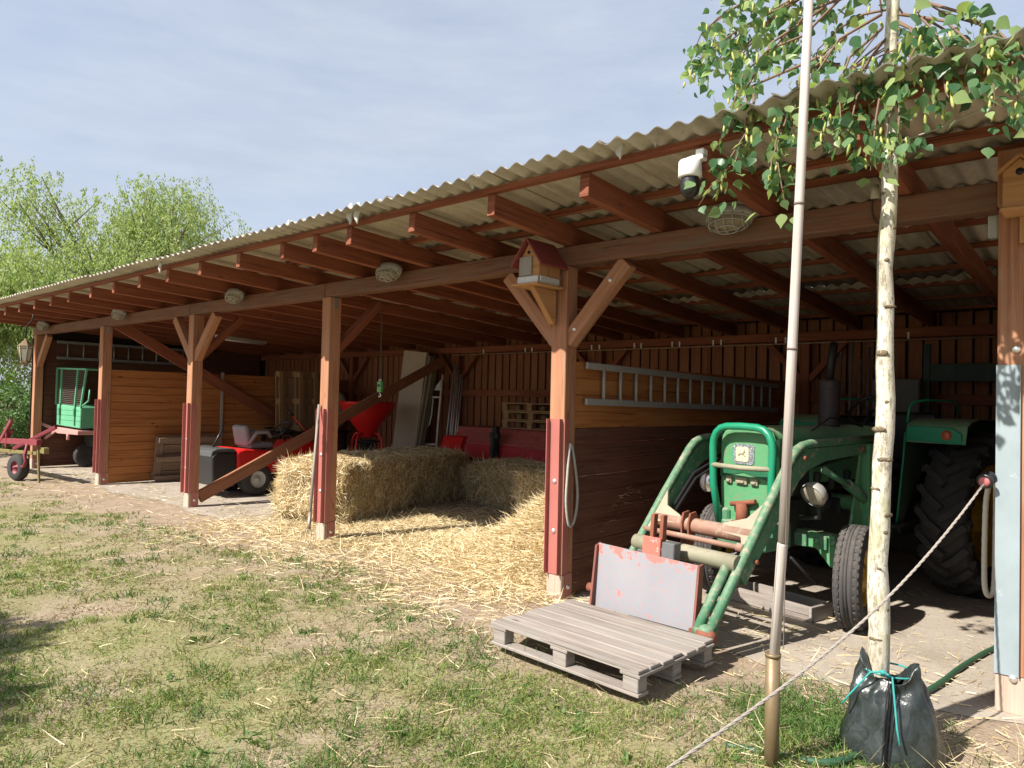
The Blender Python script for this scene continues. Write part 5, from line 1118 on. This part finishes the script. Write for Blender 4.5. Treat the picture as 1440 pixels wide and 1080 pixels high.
# hanging sprays, followed down from the limbs
twig([(1180, -30), (1100, 10), (1040, 40), (1000, 70), (972, 95), (966, 110)], -1.0, -.55)
twig([(1150, -20), (1080, 30), (1045, 70), (1000, 90), (985, 75)], -.95, -.6)
twig([(1200, -20), (1130, 50), (1080, 70), (1045, 105), (1025, 165), (1012, 200)], -1.0, -1.15)
twig([(1160, 10), (1085, 60), (1050, 125), (1050, 180), (1035, 225), (1000, 262), (982, 290)], -1.0, -1.2)
twig([(1060, 120), (1060, 170), (1025, 225), (1005, 262)], -1.05, -1.2)
twig([(1190, 50), (1130, 110), (1100, 160), (1090, 205), (1098, 255), (1105, 292)], -1.0, -1.25)
twig([(1130, 100), (1105, 170), (1085, 225), (1084, 255)], -1.05, -1.25)
twig([(1240, 40), (1195, 80), (1180, 120), (1182, 165), (1190, 190)], -1.0, -1.3)
twig([(1240, 60), (1205, 110), (1165, 140), (1155, 175), (1158, 200)], -1.0, -1.25)
twig([(1258, 70), (1240, 120), (1232, 165), (1228, 205), (1224, 240)], -1.05, -1.25)
twig([(1258, 90), (1262, 130), (1250, 165), (1245, 210)], -1.05, -1.2)
twig([(1262, 40), (1310, 60), (1325, 95), (1330, 130), (1342, 150)], -1.0, -1.2)
twig([(1270, 20), (1330, 30), (1375, 70), (1395, 105), (1400, 150)], -1.0, -1.3)
twig([(1290, 0), (1360, 20), (1410, 60), (1430, 100), (1432, 180)], -1.0, -1.3)
twig([(1330, 20), (1400, 40), (1450, 90), (1460, 160)], -1.0, -1.3)
twig([(1262, 20), (1300, 25), (1350, 55), (1370, 90), (1380, 115)], -1.0, -.8)
twig([(1262, 10), (1215, 20), (1180, 40), (1150, 70), (1140, 110)], -1.0, -.8)
twig([(1262, 0), (1210, -10), (1150, 10), (1110, 40), (1095, 75)], -1.0, -.75)
twig([(1262, 60), (1290, 90), (1300, 120), (1296, 150)], -1.0, -1.15)
twig([(1250, 50), (1225, 80), (1215, 105)], -1.0, -1.2)
twig([(1258, 30), (1280, 40), (1290, 62), (1275, 90), (1265, 115)], -1.0, -1.25)
twig([(1310, -20), (1290, 20), (1315, 45), (1330, 70)], -1.0, -1.3)
twig([(1255, 60), (1235, 95), (1205, 135), (1195, 180), (1190, 215)], -1.0, -1.3)
twig([(1240, 20), (1180, 55), (1150, 100), (1120, 130), (1115, 190)], -1.0, -1.2)
twig([(1255, 110), (1265, 160), (1262, 200), (1250, 225)], -1.05, -1.2)
twig([(1262, 30), (1345, 75), (1380, 60), (1420, 80)], -1.0, -1.25)
twig([(1200, -10), (1140, 15), (1095, 60), (1062, 95), (1040, 150)], -1.0, -.9)
twig([(1120, -30), (1050, 0), (1010, 25), (985, 50), (975, 75)], -.9, -.5)
twig([(1130, -10), (1075, 20), (1030, 55), (1010, 85), (1005, 110)], -.9, -.5)
twig([(1110, 0), (1070, 45), (1045, 75), (1035, 115)], -.9, -.55)
twig([(1100, -20), (1035, 10), (1000, 35), (990, 70)], -.8, -.4)
nvis = len(tw)
for i in range(42):      # the rest of the crown, above the picture
    z0 = rnd.uniform(4.0, 5.0); a = rnd.uniform(0, 2*PI); L_ = rnd.uniform(.35, .8); b = V((.05, 0, z0)); e = b+V((math.cos(a)*L_, math.sin(a)*L_*.9, .15)); q = e+V((math.cos(a)*.12, math.sin(a)*.12, -rnd.uniform(.3, .6))); 
    q.z = max(q.z, 3.85); tw.append([b, b.lerp(e, .5)+V((0, 0, .12)), e, e.lerp(q, .5), q])
m = MB(); LP, LD, CP, CD = [], [], [], []
for ti, P_ in enumerate(tw):
    m.tube(P_, [.008-.0058*i/(len(P_)-1) for i in range(len(P_))], 5)
    tot = sum((b-a).length for a, b in zip(P_, P_[1:])); n = int(tot*(54 if ti < nvis else 60)); 
    for k in range(n):
        s_ = (0.12+.88*rnd.random()**.8)*tot
        for a, b in zip(P_, P_[1:]):
            l = (b-a).length
            if s_ <= l: break
            s_ -= l
        p = a.lerp(b, min(1, s_/max(l, 1e-5))); off = V((rnd.gauss(0, .045), rnd.gauss(0, .055), rnd.gauss(-.03, .05))); d = V((rnd.gauss(0, .5), rnd.gauss(0, .5), -.75+rnd.gauss(0, .35))); LP.append(p+off); LD.append(d.normalized())
        if rnd.random() < (.2 if ti < nvis else .03): CP.append(p+off*.6); CD.append(V((rnd.gauss(0, .15), rnd.gauss(0, .15), -1)).normalized())
LIMB = []   # a few limbs from the trunk, the other twigs branch off them
for P_ in tw[:nvis]:
    b = P_[0]; z = min(4.6, b.z+.05)
    if not LIMB or min((q-b).length for q in LIMB) > .42:
        a_ = V((.012*z, 0, max(z-.25, 2.7))); c_ = V((.012*z, 0, z)).lerp(b, .5)+V((0, 0, .04)); m.tube([a_, c_, b], [.011, .0085, .006], 6); LIMB += [a_.lerp(c_, .6), c_, c_.lerp(b, .5), b]
    else: q = min(LIMB, key=lambda q: (q-b).length); m.tube([q, b], .004, 4)
m.build('branches', plain('twig_brown', (.16, .095, .06, 1), .7, 0, .3, 40), birch)
LP, LD = np.array(LP), np.array(LD); n = len(LP); m = MB()
for p, d in zip(CP, CD):
    L_ = rnd.uniform(.035, .065); m.tube([p, p+d*L_*.3, p+d*L_*.75, p+d*L_], [.0035, .007, .0065, .002], 6)
Ls = nrg.uniform(.036, .082, n)
leafmesh('foliage', LP, LD, side(LD), [M_BIRCHLEAF, M_CATKIN], birch, Ls, Ls*nrg.uniform(.72, .95, n), ((0, 0), (.07, .27), (.2, .46), (.36, .5), (.54, .37), (.74, .17), (1, 0)), .10, m)

# watering bag round the birch's foot, with twine
root = thing('watering_bag', 'black plastic watering bag zipped round the foot of the birch', 'watering bag', (-.375, -1.03, 0))
m = MB(); rings = [(0.0, .205, .175), (.03, .225, .19), (.10, .212, .18), (.18, .19, .165), (.26, .172, .15), (.32, .16, .14), (.355, .142, .125), (.375, .125, .11), (.40, .118, .10), (.43, .13, .11), (.42, .10, .085), (.36, .075, .07)]
n = 64
for ri, (z, rx, ry) in enumerate(rings):
    for k in range(n):
        t = 2*PI*k/n; f = 1+.07*math.sin(8*t+4*math.sin(3*t))*min(1, max(0, (z-.16)/.2))+.045*math.sin(3*t+z*9)+.03*math.sin(7*t-z*22)+.022*math.sin(13*t+z*40)+.012*math.sin(23*t-60*z)
        zz = z*.94+(.05*math.sin(2*t+1.2)*max(0, z-.3)*8)+.014*math.sin(5*t+3)*(z > .34)
        if ri in (8, 9): zz += .035*max(0, math.cos(t-2.9))**6+.02*max(0, math.cos(t-5.2))**4
        sag = .012*math.sin(z*55+2.5*math.sin(t*2)) if z > .05 else 0
        m.v.append(V(((rx+sag)*f*math.cos(t), (ry+sag)*f*math.sin(t), zz)))
for i in range(len(rings)-1):
    for k in range(n): k2 = (k+1) % n; m.face((i*n+k, i*n+k2, (i+1)*n+k2, (i+1)*n+k), None, True)
bagm, nt, b = newmat('black_tarpaulin'); oc = coords(nt); n1 = noise(nt, mapping(nt, oc, (1.5, 1.5, .7)), 12, 4, .55, 1.5); n2 = noise(nt, oc, 60, 4, .6)
nt.links.new(ramp(nt, n1, [(.3, (.012, .017, .017, 1)), (.7, (.04, .048, .046, 1))]), b.inputs['Base Color']); nt.links.new(ramp(nt, n2, [(.3, (.22,)*3), (.7, (.42,)*3)]), b.inputs['Roughness']); bump(nt, n1, b, .4, .012)
bg = m.build('bag', bagm, root); md = bg.modifiers.new('s', 'SUBSURF'); md.levels = md.render_levels = 1
m = MB(); zp = []
for i in range(13):
    z = .01+.36*i/12; ry = np.interp(z, [q[0] for q in rings[:9]], [q[2] for q in rings[:9]]); zp.append(V((.03+.02*z, -ry*1.005-.004, z)))
m.tube(zp, .006, 6)
for s_ in (-1, 1): m.tube([q+V((s_*.014, .001, 0)) for q in zp], .003, 5)
m.build('zip', M_BLACKPL, root)
m = MB(); m.tube([(-.16, -.165, .24), (-.12, -.15, .30), (-.05, -.13, .40), (-.0, -.12, .415), (.04, -.125, .40), (.055, -.15, .32), (.075, -.185, .2), (.09, -.20, .14)], .0045, 6); m.tube([(.115*math.cos(t), .1*math.sin(t), .39) for t in [2*PI*k/24 for k in range(24)]], .0045, 5, closed=True); m.ell((0, -.118, .41), (.014, .012, .012), 8, 6); m.build('twine', M_TWINE, root)

# willow beyond the far end
def willow(label, loc, Rx, H, nl, seed, mat, zlow=1.0, name='willow_tree'):
    g = np.random.default_rng(seed); root = thing(name, label, 'tree', loc); m = MB(); rr = random.Random(seed); ends = []
    m.tube([(0, 0, -.2), (.1, 0, 1.2), (.0, .1, 2.4), (.1, .1, 3.2)], [.42, .34, .28, .22], 10)
    for i in range(36):
        a = 2*PI*i/26+rr.uniform(-.2, .2); el = rr.uniform(.25, 1.0); rad = Rx*(1-.6*el)*rr.uniform(.65, 1.0); el = el if i < 26 else rr.uniform(.85, 1.05); rad = rad if i < 26 else Rx*rr.uniform(.05, .35); top_ = V((rad*math.cos(a), rad*math.sin(a), 3.2+(H-3.4)*el*rr.uniform(.8, 1.0))); b0 = V((.05, .1, rr.uniform(2.2, 3.2))); mid_ = b0.lerp(top_, .55)+V((0, 0, .5*(1-el)+.3)); m.tube([b0, mid_, top_], [.13, .07, .02], 6)
        ends += [b0.lerp(mid_, .7), mid_, mid_.lerp(top_, .35), mid_.lerp(top_, .7), top_, top_]
        for q in range(4): e2 = mid_.lerp(top_, rr.random())+V((rr.gauss(0, .8), rr.gauss(0, .8), rr.uniform(.1, .9))); m.tube([mid_.lerp(top_, .3), e2], [.03, .01], 4); ends.append(e2)
    m.build('trunk', plain('willow_bark', (.13, .10, .07, 1), .9, 0, .4, 8, .5), root)
    P, D = [], []; ns = nl//26
    for k in range(ns):
        e = ends[rr.randrange(len(ends))]; p = np.array(e)+np.array((rr.gauss(0, .45), rr.gauss(0, .45), rr.gauss(.1, .3))); out = np.array((p[0], p[1], 0)); out = out/(np.linalg.norm(out)+.1); L_ = min(rr.uniform(.5, 2.6), max(.4, p[2]-zlow)); v = out*.5+np.array((rr.gauss(0, .3), rr.gauss(0, .3), .35))
        for i in range(26):
            t = i/26; q = p+v*(t*L_*.55)*(1-.4*t)+np.array((0, 0, -L_*t*t*1.05)); P.append(q+g.normal(0, .05, 3)); D.append((v[0]*.4+g.normal(0, .45), v[1]*.4+g.normal(0, .45), -.9+g.normal(0, .3)))
    P, D = np.array(P), unit(np.array(D)); n = len(P); Ls = g.uniform(.08, .17, n); leafmesh('crown', P, D, side(D), mat, root, Ls, g.uniform(.03, .055, n), ((0, 0), (.4, .5), (1, 0)), .1); return root
willow('tall loose willow with pale yellow green hanging foliage behind the left end', (-29.5, 6.3, 0), 7.6, 9.6, 84000, 4, M_WILLOW)
willow('second lower willow farther left behind the lantern', (-25.5, .9, 0), 4.2, 4.9, 60000, 6, M_WILLOW, .4)
def bush(name, label, loc, r, h, n, seed, mat, size=.09, cat='shrub'):
    g = np.random.default_rng(seed); root = thing(name, label, cat, loc); m = MB(); rr = random.Random(seed)
    for i in range(9): a = rr.uniform(0, 2*PI); m.tube([(0, 0, 0), (r*.35*math.cos(a), r*.35*math.sin(a), h*.5), (r*.7*math.cos(a), r*.7*math.sin(a), h*rr.uniform(.7, .95))], [.025, .016, .006], 5)
    m.build('stems', plain('shrub_stem', (.12, .085, .055, 1), .8), root)
    cl = [(rr.gauss(0, .38)*r, rr.gauss(0, .38)*r, h*rr.uniform(.15, .95), rr.uniform(.14, .3)*r) for _ in range(30)]
    C = np.array([cl[i] for i in g.integers(0, len(cl), n)]); d = unit(g.normal(size=(n, 3))); P = C[:, :3]+d*(C[:, 3]*g.uniform(.5, 1.1, n))[:, None]*np.array((1, 1, .85)); P[:, 2] = np.abs(P[:, 2]); D = unit(d+g.normal(0, .6, (n, 3))); Ls = g.uniform(.7, 1.3, n)*size; leafmesh('foliage', P, D, side(D), mat, root, Ls, Ls*.5); return root
bush('shrub', 'dense grey green shrub on the grass just left of the corner post', (-19.9, .7, 0), 1.15, 1.55, 7000, 31, M_BUSH)
bush('shrub', 'bright lime green shrub behind the maroon implement at the left edge', (-22.5, -.2, 0), 1.5, 2.5, 8000, 32, M_LIME)
bush('shrub', 'low mid green shrub farther back on the meadow left of the barn', (-25.5, 2.0, 0), 2.0, 1.9, 7000, 33, M_BUSH)
# unseen tree added behind the viewer to cast the shade at lower left
root = thing('shadow_caster_tree', 'round tree added out of view opposite the barn to shade the grass', 'tree', (-6.5, -9.9, 0)); g = np.random.default_rng(5); m = MB(); m.tube([(0, 0, -.1), (.05, 0, 1.5), (0, .05, 3.2)], [.16, .13, .09], 9)
for i in range(9): a = i*.7; m.tube([(0, 0, 2.2+.1*i), (1.0*math.cos(a), 1.0*math.sin(a), 3.4+.2*(i % 4))], [.05, .015], 5)
m.build('trunk', plain('shadow_caster_bark', (.12, .09, .065, 1), .9), root)
n = 26000; d = unit(g.normal(size=(n, 3))); lob = unit(g.normal(size=(26, 3)))*np.array((1.35, 1.35, 1.0)); C = lob[g.integers(0, 26, n)]; P = np.array((0, 0, 4.1))+C+d*(.75*g.random(n)**.4)[:, None]; D = unit(d+g.normal(0, .7, (n, 3))); Ls = g.uniform(.12, .2, n); leafmesh('crown', P, D, side(D), M_BUSH, root, Ls, Ls*.7)
# ------------------------------------------------------------------ daylight
SUNV = V((-.29*.723, -.957*.723, .691)).normalized()
EL = math.asin(SUNV.z); AZ = math.atan2(SUNV.x, SUNV.y)     # azimuth from +y, clockwise
sun = bpy.data.lights.new('sun', 'SUN'); sun.energy = 4.9; sun.angle = R(.53); sun.color = (1, .945, .86); so = bpy.data.objects.new('sun', sun); COL.objects.link(so)
so.rotation_euler = (-SUNV).to_track_quat('-Z', 'Y').to_euler(); so.location = SUNV*30
w = bpy.data.worlds.new('World'); scene.world = w; w.use_nodes = True; nt = w.node_tree; bgn = nt.nodes['Background']
sk = nt.nodes.new('ShaderNodeTexSky'); sk.sky_type = 'NISHITA'; sk.sun_disc = False; sk.sun_elevation = EL; sk.sun_rotation = AZ; sk.air_density = 1.0; sk.dust_density = 2.2; sk.ozone_density = 1.2
tc = coords(nt, 'Generated')
cl1 = noise(nt, mapping(nt, tc, (1.6, 1.6, 5.5)), 1.5, 7, .6, .5); cl2 = noise(nt, mapping(nt, tc, (3, 3, 14)), 2.2, 5, .6)
md = nt.nodes.new('ShaderNodeMath'); md.operation = 'MULTIPLY_ADD'; nt.links.new(cl2, md.inputs[0]); md.inputs[1].default_value = .26; nt.links.new(cl1, md.inputs[2])
fac = ramp(nt, md.outputs[0], [(.4, (.68, .68, .68)), (.9, (.97, .97, .97))])
ccol = mixc(nt, ramp(nt, cl2, [(.2, (0, 0, 0)), (.85, (1, 1, 1))]), (2.25, 2.5, 3.0, 1), (2.8, 3.05, 3.5, 1))
nt.links.new(mixc(nt, fac, sk.outputs[0], ccol), bgn.inputs[0]); bgn.inputs[1].default_value = .13
scene.view_settings.view_transform = 'Standard'; scene.view_settings.look = 'None'; scene.view_settings.exposure = 0.92; scene.view_settings.gamma = 1
scene.cycles.use_denoising = True; scene.cycles.max_bounces = 8; scene.cycles.diffuse_bounces = 5; scene.cycles.transparent_max_bounces = 8
scene.render.film_transparent = False
